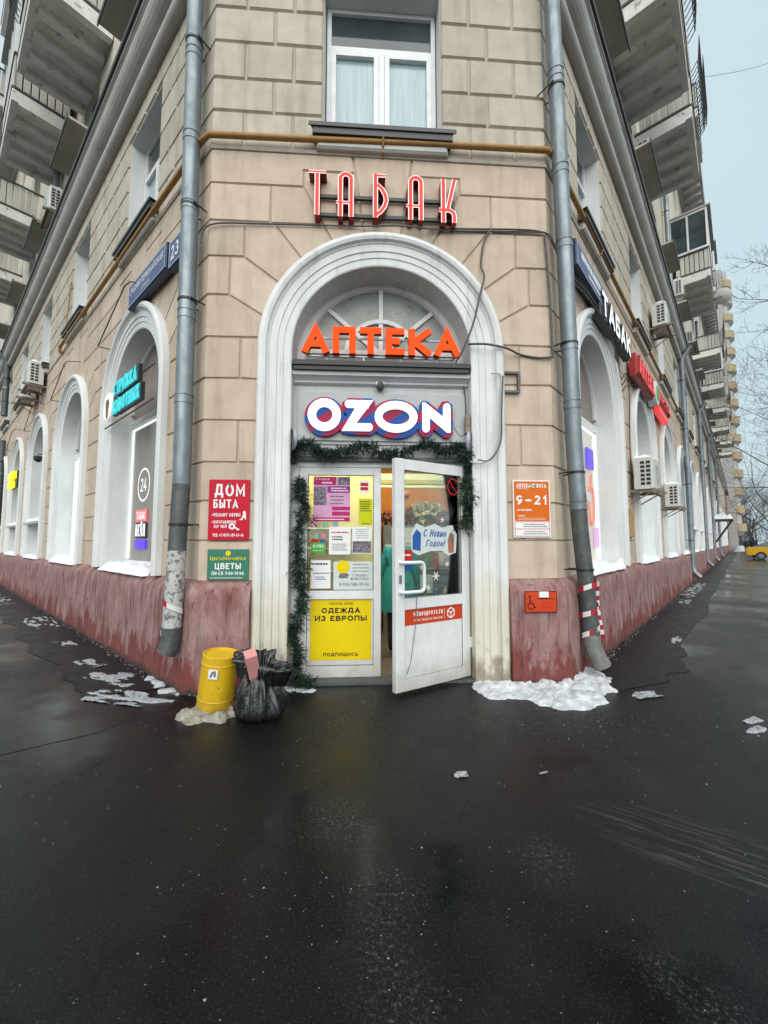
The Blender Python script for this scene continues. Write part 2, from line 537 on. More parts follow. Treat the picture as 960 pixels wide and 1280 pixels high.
_O = arc(.5, .5, .5, .5, 90, 450, 20)
_C = arc(.5, .5, .5, .5, 42, 318, 16)
G = {
    'А': (.80, [[(0, 0), (.5, 1), (1, 0)], [(.16, .28), (.84, .28)]]),
    'Б': (.66, [[(.92, 1), (0, 1), (0, 0)], _b(0, .56)]),
    'В': (.68, [[(0, 0), (0, 1)], _b(.53, 1, 0, .9), _b(0, .53)]),
    'Г': (.58, [[(0, 0), (0, 1), (1, 1)]]),
    'Д': (.84, [[(.14, .12), (.26, 1), (.84, 1), (.84, .12)], [(0, -.14), (0, .12), (1, .12), (1, -.14)]]),
    'Е': (.60, [[(1, 1), (0, 1), (0, 0), (1, 0)], [(0, .51), (.88, .51)]]),
    'Ж': (1.02, [[(.5, 0), (.5, 1)], [(0, 1), (.38, .5), (0, 0)], [(1, 1), (.62, .5), (1, 0)], [(.38, .5), (.62, .5)]]),
    'З': (.62, [arc(.46, .76, .44, .24, 150, -90, 9), arc(.46, .26, .54, .26, 90, -150, 9)]),
    'И': (.74, [[(0, 1), (0, 0), (1, 1), (1, 0)]]),
    'Й': (.74, [[(0, 1), (0, 0), (1, 1), (1, 0)], arc(.5, 1.24, .24, .10, 180, 360, 6)]),
    'К': (.70, [[(0, 0), (0, 1)], [(1, 1), (.16, .5), (1, 0)], [(0, .5), (.2, .5)]]),
    'Л': (.74, [[(0, 0), (.12, .05), (.24, 1), (1, 1), (1, 0)]]),
    'М': (.88, [[(0, 0), (0, 1), (.5, .22), (1, 1), (1, 0)]]),
    'Н': (.72, [[(0, 0), (0, 1)], [(1, 0), (1, 1)], [(0, .52), (1, .52)]]),
    'О': (.82, [_O]),
    'П': (.72, [[(0, 0), (0, 1), (1, 1), (1, 0)]]),
    'Р': (.66, [[(0, 0), (0, 1)], _b(.42, 1)]),
    'С': (.78, [_C]),
    'Т': (.68, [[(0, 1), (1, 1)], [(.5, 1), (.5, 0)]]),
    'У': (.74, [[(0, 1), (.52, .36)], [(1, 1), (.42, .06), (.1, 0)]]),
    'Х': (.74, [[(0, 0), (1, 1)], [(0, 1), (1, 0)]]),
    'Ц': (.76, [[(0, 1), (0, 0), (.88, 0), (.88, 1)], [(.88, 0), (1.0, 0), (1.0, -.22)]]),
    'Ч': (.68, [[(0, 1), (0, .6), (.2, .44), (1, .44)], [(1, 1), (1, 0)]]),
    'Ш': (.98, [[(0, 1), (0, 0), (1, 0), (1, 1)], [(.5, 1), (.5, 0)]]),
    'Ы': (.86, [[(0, 1), (0, 0)], _b(0, .56, 0, .62), [(1, 1), (1, 0)]]),
    'Ь': (.64, [[(0, 1), (0, 0)], _b(0, .56)]),
    'Я': (.68, [[(1, 0), (1, 1)], [(1, 1)] + arc(.4, .71, .4, .29, 90, 270, 8) + [(1, .42)], [(.5, .42), (0, 0)]]),
    '0': (.62, [_O]), '1': (.40, [[(0, .78), (.7, 1), (.7, 0)]]),
    '2': (.62, [arc(.5, .72, .48, .28, 160, -25, 9) + [(.02, 0), (1, 0)]]),
    '3': (.62, [arc(.46, .76, .44, .24, 150, -90, 9), arc(.46, .26, .54, .26, 90, -150, 9)]),
    '4': (.68, [[(.72, 0), (.72, 1), (0, .26), (1, .26)]]),
    '5': (.62, [[(.95, 1), (.12, 1), (.08, .56)] + arc(.46, .32, .54, .32, 110, -140, 9)]),
    '6': (.62, [arc(.5, .31, .5, .31, 0, 360, 14), [(.02, .36), (.2, .74), (.7, 1)]]),
    '7': (.60, [[(0, 1), (1, 1), (.3, 0)]]),
    '8': (.62, [arc(.5, .76, .42, .24, 0, 360, 12), arc(.5, .27, .5, .27, 0, 360, 14)]),
    '9': (.62, [arc(.5, .69, .5, .31, 0, 360, 14), [(.98, .64), (.8, .26), (.3, 0)]]),
    '-': (.40, [[(0, .45), (1, .45)]]), '–': (.60, [[(0, .45), (1, .45)]]),
    '+': (.56, [[(0, .45), (1, .45)], [(.5, .12), (.5, .78)]]),
    '.': (.12, [[(.5, -.02), (.5, .1)]]), ':': (.12, [[(.5, .05), (.5, .18)], [(.5, .6), (.5, .73)]]),
    '(': (.22, [arc(1.1, .5, 1.0, .65, 130, 230, 6)]), ')': (.22, [arc(-.1, .5, 1.0, .65, 50, -50, 6)]),
    '!': (.12, [[(.5, 1), (.5, .32)], [(.5, 0), (.5, .12)]]),
    '«': (.40, [[(.5, .75), (0, .45), (.5, .15)], [(1, .75), (.5, .45), (1, .15)]]),
    '»': (.40, [[(.5, .75), (1, .45), (.5, .15)], [(0, .75), (.5, .45), (0, .15)]]),
    # latin small letters for the web address and the sticker
    'v': (.52, [[(0, .68), (.5, 0), (1, .68)]]), 'i': (.12, [[(.5, .68), (.5, 0)], [(.5, .86), (.5, 1)]]),
    't': (.36, [[(.4, .95), (.4, .12), (.6, 0), (1, 0)], [(0, .68), (1, .68)]]),
    'a': (.52, [[(.1, .66), (.7, .68), (1, .55), (1, 0)], arc(.46, .2, .46, .2, 60, 330, 9)]),
    'e': (.54, [[(.04, .36), (.98, .36)] + arc(.5, .34, .5, .34, 10, 310, 10)]),
    'x': (.52, [[(0, 0), (1, .68)], [(0, .68), (1, 0)]]), 'p': (.54, [[(0, .68), (0, -.28)], arc(.5, .34, .5, .34, 0, 360, 12)]),
    'r': (.36, [[(0, 0), (0, .68)], [(0, .4), (.4, .66), (1, .68)]]),
    's': (.48, [[(.95, .6), (.5, .7), (.08, .55), (.5, .36), (.95, .16), (.5, 0), (.03, .08)]]),
    'u': (.54, [[(0, .68), (0, .2), (.35, 0), (.7, .02), (1, .2)], [(1, .68), (1, 0)]]),
    'o': (.56, [arc(.5, .34, .5, .34, 0, 360, 14)]),
    'A': (.80, [[(0, 0), (.5, 1), (1, 0)], [(.16, .28), (.84, .28)]]),
    'z': (.5, [[(0, .68), (1, .68), (0, 0), (1, 0)]]), 'n': (.52, [[(0, 0), (0, .68)], [(0, .45), (.4, .68), (.8, .64), (1, .4), (1, 0)]]),
}
CYR_LOW = 'абвгдежзийклмнопрстухцчшыья'


def glyph(ch):
    if ch in G:
        return G[ch], 1.0
    if ch in CYR_LOW and ch.upper() in G:
        return G[ch.upper()], 0.74
    return (.4, []), 1.0


def text_width(body, h, t, gap):
    return sum((glyph(c)[0][0] * glyph(c)[1] if c != ' ' else .34) * h + gap * h for c in body) - gap * h


def text_mb(body, x, z, h, t=.15, fit=None, align='l', y=0.0, depth=None, gap=.16, mb=None, slant=0.0, mi=0, mi_side=None):
    """letters in the x-z plane, seen from -y; h = capital height, t = stroke / height, fit = total width"""
    mb = mb or MB()
    w0 = text_width(body, h, t, gap)
    kx = (fit / w0) if fit else 1.0
    w = w0 * kx
    if align == 'c':
        x -= w / 2
    elif align == 'r':
        x -= w
    for n_, ch in enumerate(body):
        if ch == ' ':
            x += (.34 + gap) * h * kx
            continue
        (gw, strokes), s = glyph(ch)
        hh = h * s
        cw = gw * hh * kx
        th = t * h * (0.9 if s < 1 else 1)
        for k, st in enumerate(strokes):
            ext = []
            for e, (px, pz) in ((0, st[0]), (-1, st[-1])):
                ext.append(st[0] != st[-1] and (pz <= 0.001 or pz >= .999 or px <= .001 or px >= .999))
            pts = [(x + th / 2 + px * max(cw - th, 0) + slant * (z + pz * hh - z), z + th / 2 + pz * (hh - th)) for px, pz in st]
            for e, n2 in ((0, 1), (-1, -2)):
                if ext[e]:
                    a, b = Vector(pts[e]), Vector(pts[n2])
                    a = a + (a - b).normalized() * th / 2
                    pts[e] = (a.x, a.y)
            yy = y - 0.0004 * ((k + n_) % 3)
            mb.ribbon(pts, th / 2, yy, None if depth is None else y + depth, mi, mi_side)
        x += cw + gap * h * kx
    return mb


def text(parent, body, x, z, h, mat, t=.15, fit=None, align='l', y=-0.003, gap=.16, name='lettering', slant=0.0, depth=None):
    o = text_mb(body, x, z, h, t, fit, align, y, depth, gap, slant=slant).build(name, mat, parent)
    if len(body) > 1:
        o['kind'] = 'stuff'
    return o


def bars(parent, x0, x1, z0, z1, rows, mat, y=-0.003, seed=1, name='small_print', fill=.42):
    """rows of print too small to read: broken strokes"""
    rr = random.Random(seed)
    mb = MB()
    dz = (z1 - z0) / rows
    for k in range(rows):
        zz = z1 - (k + .5) * dz
        x = x0 + rr.uniform(0, .08) * (x1 - x0)
        e = x1 - rr.uniform(0, .18) * (x1 - x0)
        while x < e:
            w = rr.uniform(.6, 1.9) * dz * .5
            mb.poly([(x, y, zz - dz * fill / 2), (min(x + w, e), y, zz - dz * fill / 2), (min(x + w, e), y, zz + dz * fill / 2), (x, y, zz + dz * fill / 2)])
            x += w + rr.uniform(.12, .4) * dz * .5
    o = mb.build(name, mat, parent)
    o['kind'] = 'stuff'
    return o


def panel(parent, name, x0, x1, z0, z1, mat, y=0.0, d=0.004):
    return MB().box(x0, x1, y - d, y, z0, z1).build(name, mat, parent)


def poly_panel(parent, name, pts, mat, y=0.0, d=0.003):
    return MB().prism(pts, y - d, y).build(name, mat, parent)

# ================================================================ THE GROUND
def asphalt():
    m = bpy.data.materials.new('wet_asphalt')
    m.use_nodes = True
    n, l, b = nodes_of(m)
    geo = n.new('ShaderNodeNewGeometry')

    def nz(scale, det=6, rough=.6, st=None):
        q = n.new('ShaderNodeTexNoise')
        q.inputs['Scale'].default_value = scale
        q.inputs['Detail'].default_value = det
        q.inputs['Roughness'].default_value = rough
        if st:
            mp = n.new('ShaderNodeMapping')
            mp.inputs['Scale'].default_value = st
            mp.inputs['Rotation'].default_value = (0, 0, R(28))
            l.new(geo.outputs['Position'], mp.inputs[0])
            l.new(mp.outputs[0], q.inputs['Vector'])
        else:
            l.new(geo.outputs['Position'], q.inputs['Vector'])
        return q.outputs['Fac']

    def ramp(src, a, b_, ca, cb):
        q = n.new('ShaderNodeValToRGB')
        q.color_ramp.elements[0].position, q.color_ramp.elements[1].position = a, b_
        q.color_ramp.elements[0].color, q.color_ramp.elements[1].color = (*ca, 1), (*cb, 1)
        l.new(src, q.inputs[0])
        return q.outputs[0]

    def mix(f, a, bb):
        q = n.new('ShaderNodeMix')
        q.data_type = 'RGBA'
        l.new(f, q.inputs[0])
        for s_, v in ((6, a), (7, bb)):
            if isinstance(v, tuple):
                q.inputs[s_].default_value = (*v, 1)
            else:
                l.new(v, q.inputs[s_])
        return q.outputs[2]
    b.inputs['Specular IOR Level'].default_value = .20      # a film of water
    base = ramp(nz(1.1), .3, .7, (.0024, .0030, .0034), (.0066, .0076, .0082))
    grit = ramp(nz(95, 4, .75), .56, .70, (0, 0, 0), (1, 1, 1))
    c = mix(grit, base, (.038, .040, .040))
    pits = ramp(nz(60, 5, .7), .30, .42, (1, 1, 1), (0, 0, 0))
    c = mix(pits, c, (.0012, .0013, .0014))
    salt = ramp(nz(38, 6, .75), .665, .74, (0, 0, 0), (.8, .8, .8))
    salt_area = ramp(nz(.85, 5, .6), .52, .66, (0, 0, 0), (1, 1, 1))
    sm = n.new('ShaderNodeMath')
    sm.operation = 'MULTIPLY'
    l.new(salt, sm.inputs[0])
    l.new(salt_area, sm.inputs[1])
    c = mix(sm.outputs[0], c, (.22, .22, .205))
    def patch(cx, cy, r, src):
        vm = n.new('ShaderNodeVectorMath')
        vm.operation = 'DISTANCE'
        vm.inputs[1].default_value = (cx, cy, 0)
        l.new(geo.outputs['Position'], vm.inputs[0])
        mr = n.new('ShaderNodeMapRange')
        mr.inputs[1].default_value, mr.inputs[2].default_value = r * .2, r
        mr.inputs[3].default_value, mr.inputs[4].default_value = 1, 0
        l.new(vm.outputs['Value'], mr.inputs[0])
        mu = n.new('ShaderNodeMath')
        mu.operation = 'MULTIPLY'
        l.new(mr.outputs[0], mu.inputs[0])
        l.new(src, mu.inputs[1])
        return mu.outputs[0]
    frost = ramp(nz(55, 10, .85), .53, .66, (0, 0, 0), (1, 1, 1))
    for cx, cy, r in ((-.11, -2.42, .20), (-.15, -2.62, .16), (-.10, -2.85, .22), (.62, -2.31, .18), (.66, -2.22, .12), (.80, -2.80, .13), (.88, -2.92, .13), (-2.6, -.64, .12), (-2.0, -1.2, .10), (-.35, -1.95, .3)):
        c = mix(patch(cx, cy, r, frost), c, (.125, .125, .115))
    # scraped tyre marks on the right
    mp = n.new('ShaderNodeMapping')
    mp.vector_type = 'TEXTURE'
    mp.inputs['Location'].default_value = (1.40, -2.28, 0)
    mp.inputs['Rotation'].default_value = (0, 0, R(-37))
    mp.inputs['Scale'].default_value = (.62, .26, 1)
    l.new(geo.outputs['Position'], mp.inputs[0])
    vl = n.new('ShaderNodeVectorMath')
    vl.operation = 'LENGTH'
    l.new(mp.outputs[0], vl.inputs[0])
    mr = n.new('ShaderNodeMapRange')
    mr.inputs[1].default_value, mr.inputs[2].default_value = .55, 1.0
    mr.inputs[3].default_value, mr.inputs[4].default_value = 1, 0
    l.new(vl.outputs['Value'], mr.inputs[0])
    mp2 = n.new('ShaderNodeMapping')
    mp2.inputs['Scale'].default_value = (1.3, 9, 1)
    l.new(mp.outputs[0], mp2.inputs[0])
    sn = n.new('ShaderNodeTexNoise')
    sn.inputs['Scale'].default_value = 1.0
    sn.inputs['Detail'].default_value = 7
    sn.inputs['Roughness'].default_value = .7
    l.new(mp2.outputs[0], sn.inputs['Vector'])
    st_ = ramp(sn.outputs['Fac'], .50, .62, (0, 0, 0), (1, 1, 1))
    mu = n.new('ShaderNodeMath')
    mu.operation = 'MULTIPLY'
    l.new(mr.outputs[0], mu.inputs[0])
    l.new(st_, mu.inputs[1])
    c = mix(mu.outputs[0], c, (.060, .055, .045))
    l.new(c, b.inputs['Base Color'])
    wet = ramp(nz(.55, 6, .62), .36, .60, (.025, .025, .025), (.26, .26, .26))
    fine = ramp(nz(26, 4, .6), .3, .7, (.0, .0, .0), (.09, .09, .09))
    ad = n.new('ShaderNodeMath')
    ad.operation = 'ADD'
    l.new(wet, ad.inputs[0])
    l.new(fine, ad.inputs[1])
    l.new(ad.outputs[0], b.inputs['Roughness'])
    bp = n.new('ShaderNodeBump')
    bp.inputs['Distance'].default_value = .006
    st = ramp(nz(.55, 6, .62), .40, .60, (.10, .10, .10), (.9, .9, .9))
    l.new(st, bp.inputs['Strength'])
    l.new(nz(170, 6, .75), bp.inputs['Height'])
    l.new(bp.outputs[0], b.inputs['Normal'])
    return m


M['asphalt'] = asphalt()
g = MB()
g.poly([(-400, -60, 0), (500, -60, 0), (500, 700, 0), (-400, 700, 0)])
ground = g.build('asphalt_ground', M['asphalt'])
ground['kind'] = 'structure'
ground['label'] = 'wet black asphalt pavement around the corner house'

M['asphalt_new'] = pm('newer_asphalt_strip', (.0042, .0045, .0048), (.009, .0095, .010), 3, .36, rvar=.16, bump=.55, bscale=130, spec=.27, speck=(60, .70, (.05, .05, .05)))
def ragged(pts):
    out = []
    for (a, b), (c_, d) in zip(pts, pts[1:] + pts[:1]):
        k = max(1, int(math.hypot(c_ - a, d - b) / .12)) if max(abs(a), abs(c_)) < 14 else 40
        for i in range(k):
            x, y = a + (c_ - a) * i / k, b + (d - b) * i / k
            w_ = .5 if y > .2 else 0
            out.append((x + w_ * .1 * fbm(x * 2.3, y * 2, 1.1), y + w_ * .28 * fbm(x * 1.9, y * 2 + 5, 4.4, 6)))
    return out


for side, pts in (('right', [(.12, .30), (.12, .62), (1.2, .95), (3, .85), (70, .9), (70, -.05), (0, -.05)]), ('left', [(-.3, .3), (-.6, .75), (-2.5, .8), (-25, .85), (-25, -.05), (0, -.05)])):
    fr_ = Matrix.Translation((HW, 0, 0)) @ Matrix.Rotation(R(45), 4, 'Z') if side == 'right' else Matrix.Translation((-HW, 0, 0)) @ Matrix.Rotation(R(-45), 4, 'Z')
    o = MB().poly([(x, -y, .004) for x, y in ragged(pts)]).build('asphalt_strip', M['asphalt_new'], None, fr_)
    o['kind'] = 'structure'
    o['label'] = 'darker strip of newer asphalt along the %s front' % side

# ================================================================ THE HOUSE
ZC, RO, RI = 3.48, 1.30, 0.96          # arch springing height, outer and inner radius of its white surround
ROWS = [1.05, 1.46, 1.86, 2.26, 2.70, 3.145, 3.59]
UP = [5.72, 6.15, 6.54, 6.98, 7.40, 7.82, 8.14]
WX, WZ0, WZ1 = 0.66, 5.98, 7.80         # first-floor window opening: half width, bottom, top
SPL, SPR, CL, CR = 3.65, 3.62, 2.26, 1.98
NL, NR = 7, 18
building = thing('apartment_building', 'beige rusticated corner apartment house with white arches and red plinth', 'building', F0)


def frame_child(M_):
    """matrix for a direct child of the building (whose own matrix is identity)"""
    return M_


def offset_poly(p, d):
    n = len(p)
    out = []
    area = sum(p[k][0] * p[(k + 1) % n][1] - p[(k + 1) % n][0] * p[k][1] for k in range(n))
    sg = 1 if area > 0 else -1
    for k in range(n):
        a, b, c = Vector(p[k - 1]), Vector(p[k]), Vector(p[(k + 1) % n])
        d1 = (b - a).normalized()
        d2 = (c - b).normalized()
        n1 = Vector((-d1.y, d1.x)) * sg
        n2 = Vector((-d2.y, d2.x)) * sg
        m = n1 + n2
        if m.length < 1e-5:
            m = n1
        m.normalize()
        q = b + m * d / max(m.dot(n1), .35)
        out.append((q.x, q.y))
    return out


def block_mesh(poly, corner=None, up=False, depth=.024, mat=None):
    ar = sum(poly[k][0] * poly[(k + 1) % len(poly)][1] - poly[(k + 1) % len(poly)][0] * poly[k][1] for k in range(len(poly)))
    if ar < 0:
        poly = poly[::-1]
    j, bv = (.006, .017) if up else (.004, .011)
    if not up:
        depth = .019
    a, b = offset_poly(poly, j), offset_poly(poly, j + bv)
    jr = random.Random(int(abs(poly[0][0] * 7919 + poly[0][1] * 104729) * 10))
    for k in range(len(poly)):
        dx, dz = jr.uniform(-.004, .004), jr.uniform(-.004, .004)
        a[k], b[k] = (a[k][0] + dx, a[k][1] + dz), (b[k][0] + dx, b[k][1] + dz)
    e = .4142 * depth
    for k, p in enumerate(poly):
        if corner is not None:
            for cx, sg in corner:
                if abs(p[0] - cx) < 1e-6:
                    a[k] = (cx, a[k][1])
                    b[k] = (cx + sg * e, b[k][1])
    mb = MB()
    n = len(poly)
    mb.poly([(x, -depth, z) for x, z in b])
    for k in range(n):
        q = (k + 1) % n
        mb.poly([(a[k][0], .004, a[k][1]), (a[q][0], .004, a[q][1]), (b[q][0], -depth, b[q][1]), (b[k][0], -depth, b[k][1])])
    return mb


def half_bay(h):
    """blocks of the right half of a bay, h = distance from the arch centre to the outer edge; list of (zone, polygon)"""
    def on(a0, a1, n=5):
        return arc(0, ZC, RO, RO, a0, a1, n)
    B = []
    for k in range(6):
        z0, z1 = ROWS[k], ROWS[k + 1]
        if k % 2 and h > 1.6:
            B += [('low', [(RO, z0), (1.49, z0), (1.49, z1), (RO, z1)]), ('low', [(1.49, z0), (h, z0), (h, z1), (1.49, z1)])]
        else:
            B.append(('low', [(RO, z0), (h, z0), (h, z1), (RO, z1)]))
    a0 = math.degrees(math.asin((3.59 - ZC) / RO))
    e1, e2, e3, e4 = (1.62, 4.05), (1.48, 4.48), (1.18, 4.88), (.645, 4.88)
    B.append(('low', on(a0, 15.5, 3) + [e1, (h, 4.05), (h, 3.59)]))
    B.append(('low', on(15.5, 33) + [e2, (1.62, 4.48), e1]))
    B.append(('low', [(1.62, 4.05), (h, 4.05), (h, 4.48), (1.62, 4.48)]))
    B.append(('low', on(33, 49) + [e3, (1.48, 4.88), e2]))
    B.append(('low', [(1.48, 4.48), (h, 4.48), (h, 4.88), (1.48, 4.88)]))
    B.append(('low', on(49, 66) + [e4, e3]))
    B.append(('low', on(66, 81.2) + [(.30, 5.50), (.86, 5.50), (.86, 5.31), e4]))
    B.append(('low', [e4, (1.21, 4.88), (1.21, 5.31), (.86, 5.31)]))
    B.append(('low', [(1.21, 4.88), (h, 4.88), (h, 5.31), (1.21, 5.31)]))
    B.append(('low', [(.86, 5.31), (h, 5.31), (h, 5.70), (.33, 5.70), (.30, 5.50), (.86, 5.50)]))
    for k in range(6):
        z0, z1 = UP[k], UP[k + 1]
        xs = [.99, 1.51] if k % 2 == 0 else [1.2]
        x0 = 0 if k in (0, 5) else WX
        if k == 5:
            xs = [.42, 1.2]
        c = [x0] + xs + [h]
        for a, b in zip(c, c[1:]):
            if k == 0 and a < .1:
                B.append(('up', [(a, z0), (b, z0), (b, z1), (WX, z1), (WX, WZ0), (a, WZ0)]))
            else:
                B.append(('up', [(a, z0), (b, z0), (b, z1), (a, z1)]))
    return B


def bay_blocks(hl, hr, corner_l=False, corner_r=False):
    out = []
    for zone, p in half_bay(hr):
        out.append((zone, p, [(hr, 1)] if corner_r else None))
    for zone, p in half_bay(hl):
        out.append((zone, [(-x, z) for x, z in p], [(-hl, -1)] if corner_l else None))
    out.append(('low', arc(0, ZC, RO, RO, 81.2, 98.8, 4) + [(-.33, 5.70), (.33, 5.70)], None))
    return out


BM_CACHE = {}
N_BLOCK = [0]


def add_blocks(wall, xc, hl, hr, cl, cr, joined=None):
    for i, (zone, p, corner) in enumerate(bay_blocks(hl, hr, cl, cr)):
        up = zone == 'up'
        if joined is not None:
            mb = block_mesh(p, corner, up)
            k = len(joined.v)
            joined.v += [(x + xc, y, z) for x, y, z in mb.v]
            joined.f += [tuple(q + k for q in f) for f in mb.f]
            joined.m += [1 if up else 0] * len(mb.f)
            continue
        key = (round(hl, 3), round(hr, 3), cl, cr, i)
        if key not in BM_CACHE:
            BM_CACHE[key] = block_mesh(p, corner, up).mesh('stone_block', M['block_up' if up else 'block_low'])
        link('stone_block', BM_CACHE[key], wall, Matrix.Translation((xc, 0, 0)))
        N_BLOCK[0] += 1


def bay_face(mb, xc, xl, xr, window=True, ztop=8.14, thick=.40):
    """wall surface of one bay with its arch and its window cut out, with reveals"""
    n = 20
    A = arc(0, ZC, RI, RI, 180, 0, n)
    def q(x0, x1, z0, z1):
        mb.poly([(x0, 0, z0), (x1, 0, z0), (x1, 0, z1), (x0, 0, z1)])
    q(xl, xc - RI, -.1, ZC)
    q(xc + RI, xr, -.1, ZC)
    q(xl, xc - RI, ZC, 5.0)
    q(xc + RI, xr, ZC, 5.0)
    for a, b in zip(A, A[1:]):
        mb.poly([(xc + a[0], 0, a[1]), (xc + b[0], 0, b[1]), (xc + b[0], 0, 5.0), (xc + a[0], 0, 5.0)])
    q(xl, xr, 5.0, WZ0)
    q(xl, xc - WX, WZ0, WZ1)
    q(xc + WX, xr, WZ0, WZ1)
    q(xl, xr, WZ1, ztop)
    ring = [(-RI, -.1)] + A + [(RI, -.1)]
    mb.grid([[(xc + x, 0, z) for x, z in ring], [(xc + x, thick, z) for x, z in ring]], 1)
    w = [(-WX, WZ0), (-WX, WZ1), (WX, WZ1), (WX, WZ0), (-WX, WZ0)]
    mb.grid([[(xc + x, 0, z) for x, z in w], [(xc + x, thick, z) for x, z in w]], 1)


# ---- the three walls, each with its rusticated blocks
mb = MB()
bay_face(mb, 0, -HW, HW)
wall_front = mb.build('wall', [M['joint'], M['whitebay']], building, F0)
wall_front['label'] = 'narrow chamfered corner wall with the shop entrance'
add_blocks(wall_front, 0, HW, HW, True, True)
mb = MB()
for i in range(NL):
    xc = -(CL + SPL * i)
    bay_face(mb, xc, xc - SPL / 2, 0 if i == 0 else xc + SPL / 2)
wall_left = mb.build('wall', [M['joint'], M['whitebay']], building, FL)
add_blocks(wall_left, -CL, SPL / 2, CL, False, True)
add_blocks(wall_left, -CL - SPL, SPL / 2, SPL / 2, False, False)
jm = MB()
for i in range(2, NL):
    add_blocks(None, -(CL + SPL * i), SPL / 2, SPL / 2, False, False, jm)
o = jm.build('far_stone_blocks', [M['block_low'], M['block_up']], wall_left)
o['kind'] = 'stuff'
mb = MB()
for i in range(NR):
    xc = CR + SPR * i
    bay_face(mb, xc, 0 if i == 0 else xc - SPR / 2, xc + SPR / 2)
wall_right = mb.build('wall', [M['joint'], M['whitebay']], building, FR)
add_blocks(wall_right, CR, CR, SPR / 2, True, False)
jm = MB()
for i in range(1, NR):
    add_blocks(None, CR + SPR * i, SPR / 2, SPR / 2, False, False, jm)
o = jm.build('far_stone_blocks', [M['block_low'], M['block_up']], wall_right)
o['kind'] = 'stuff'

# ---- plan path of the house front, and sweeps along it
LEND, REND = CL + SPL * (NL - .5), CR + SPR * (NR - .5)
P_L = Vector((-HW - LEND * S2, LEND * S2))
P_R = Vector((HW + REND * S2, REND * S2))
NRM_L, NRM_F, NRM_R = Vector((-S2, -S2)), Vector((0, -1)), Vector((S2, -S2))


def miter(n1, n2):
    m = (n1 + n2).normalized()
    return m / m.dot(n1)


FULL = [(P_L, NRM_L), (Vector((-HW, 0)), miter(NRM_L, NRM_F)), (Vector((HW, 0)), miter(NRM_F, NRM_R)), (P_R, NRM_R)]


def dens(path, step):
    out = []
    for (a, na), (b, nb) in zip(path, path[1:]):
        k = max(1, int((b - a).length / step))
        for i in range(k):
            t = i / k
            out.append((a.lerp(b, t), na if i == 0 else None))
        seg = (b - a).normalized()
    out.append(path[-1])
    res = []
    for i, (p, nn) in enumerate(out):
        if nn is None:
            d = (out[i + 1][0] - out[i - 1][0]).normalized() if False else None
        res.append([p, nn])
    for i, r in enumerate(res):
        if r[1] is None:
            j = i
            d = (res[i + 1][0] - r[0]).normalized()
            r[1] = Vector((d.y, -d.x))
    return [(p, n_) for p, n_ in res]


def sweep(path, prof, name, mat, parent=building, jit=0.0, smooth=False):
    mb = MB()
    rows = []
    for o_, z in prof:
        row = []
        for p, nn in path:
            q = p + nn * o_
            dz = dx = 0
            if jit and o_ > 0.02:
                dz = jit * fbm(q.x * 2.1, q.y * 2.1, z * 2) * .6
                dx = jit * fbm(q.x * 3 + 9, q.y * 3, z * 3)
            q = q + nn * dx
            row.append((q.x, q.y, z + dz))
        rows.append(row)
    mb.grid(rows)
    return mb.build(name, mat, parent, smooth=smooth)


# plinth, left and right of the entrance
PPROF = [(.145, -.15), (.142, .12), (.132, .45), (.125, .80), (.118, .93), (.10, .985), (.055, 1.02), (0.0, 1.075)]
pl = dens([(P_L, NRM_L), (Vector((-HW, 0)), miter(NRM_L, NRM_F)), (Vector((-RO - .005, 0)), NRM_F)], .12)
o = sweep(pl, PPROF, 'plinth', M['plinth'], jit=.03, smooth=True)
pr = dens([(Vector((RO + .005, 0)), NRM_F), (Vector((HW, 0)), miter(NRM_F, NRM_R)), (P_R, NRM_R)], .12)
sweep(pr, PPROF, 'plinth', M['plinth'], jit=.03, smooth=True)
for sx, nn in ((-1, 0), (1, 0)):
    MB().poly([(sx * (RO + .006), -o_, z) for o_, z in PPROF] + [(sx * (RO + .006), 0, -.15)]).build('plinth_end', M['plinth'], building) if False else None
mbp = MB()
for sx in (-1, 1):
    mbp = MB()
    mbp.poly([(sx * (RO + .004), -o_, z) for o_, z in PPROF] + [(sx * (RO + .004), 0, -.15)])
    mbp.build('plinth_end', M['plinth'], building)

# string course under the gas pipe, main cornice, black gutter edge, upper wall, eaves
sweep(FULL, [(0, 5.685), (.035, 5.69), (.045, 5.715), (.03, 5.735), (0, 5.75)], 'string_course', M['block_up'])
CP = [(0, 8.105), (.04, 8.108)] + [(.095 + .075 * math.cos(R(a)), 8.185 + .08 * math.sin(R(a))) for a in range(-110, 101, 15)] + \
     [(.07, 8.275), (.085, 8.28), (.085, 8.31), (.105, 8.315), (.105, 8.33)] + [(.105 + .19 * math.sin(R(a)), 8.33 + .17 * (1 - math.cos(R(a)))) for a in (15, 30, 45, 60, 75, 90)] + \
     [(.298, 8.505), (.31, 8.51), (.31, 8.53), (.33, 8.535), (.335, 8.57)]
sweep(FULL, CP, 'cornice', M['cornice'], smooth=False)
sweep(FULL, [(.335, 8.57), (.368, 8.57), (.372, 8.635), (.0, 8.70)], 'gutter_edge', M['black'])


def wall_with_holes(fr, x0, x1, bands, holes, mat, name, depth=.16):
    """bands: z levels; holes: {band index: [(xa, xb), ...]} sorted"""
    mb = MB()
    for k, (za, zb) in enumerate(zip(bands, bands[1:])):
        hs = sorted(holes.get(k, []))
        x = x0
        for a, b in hs:
            mb.poly([(x, 0, za), (a, 0, za), (a, 0, zb), (x, 0, zb)])
            w = [(a, za), (a, zb), (b, zb), (b, za), (a, za)]
            mb.grid([[(px, 0, pz) for px, pz in w], [(px, depth, pz) for px, pz in w]])
            x = b
        mb.poly([(x, 0, za), (x1, 0, za), (x1, 0, zb), (x, 0, zb)])
    return mb.build(name, mat, building, fr)


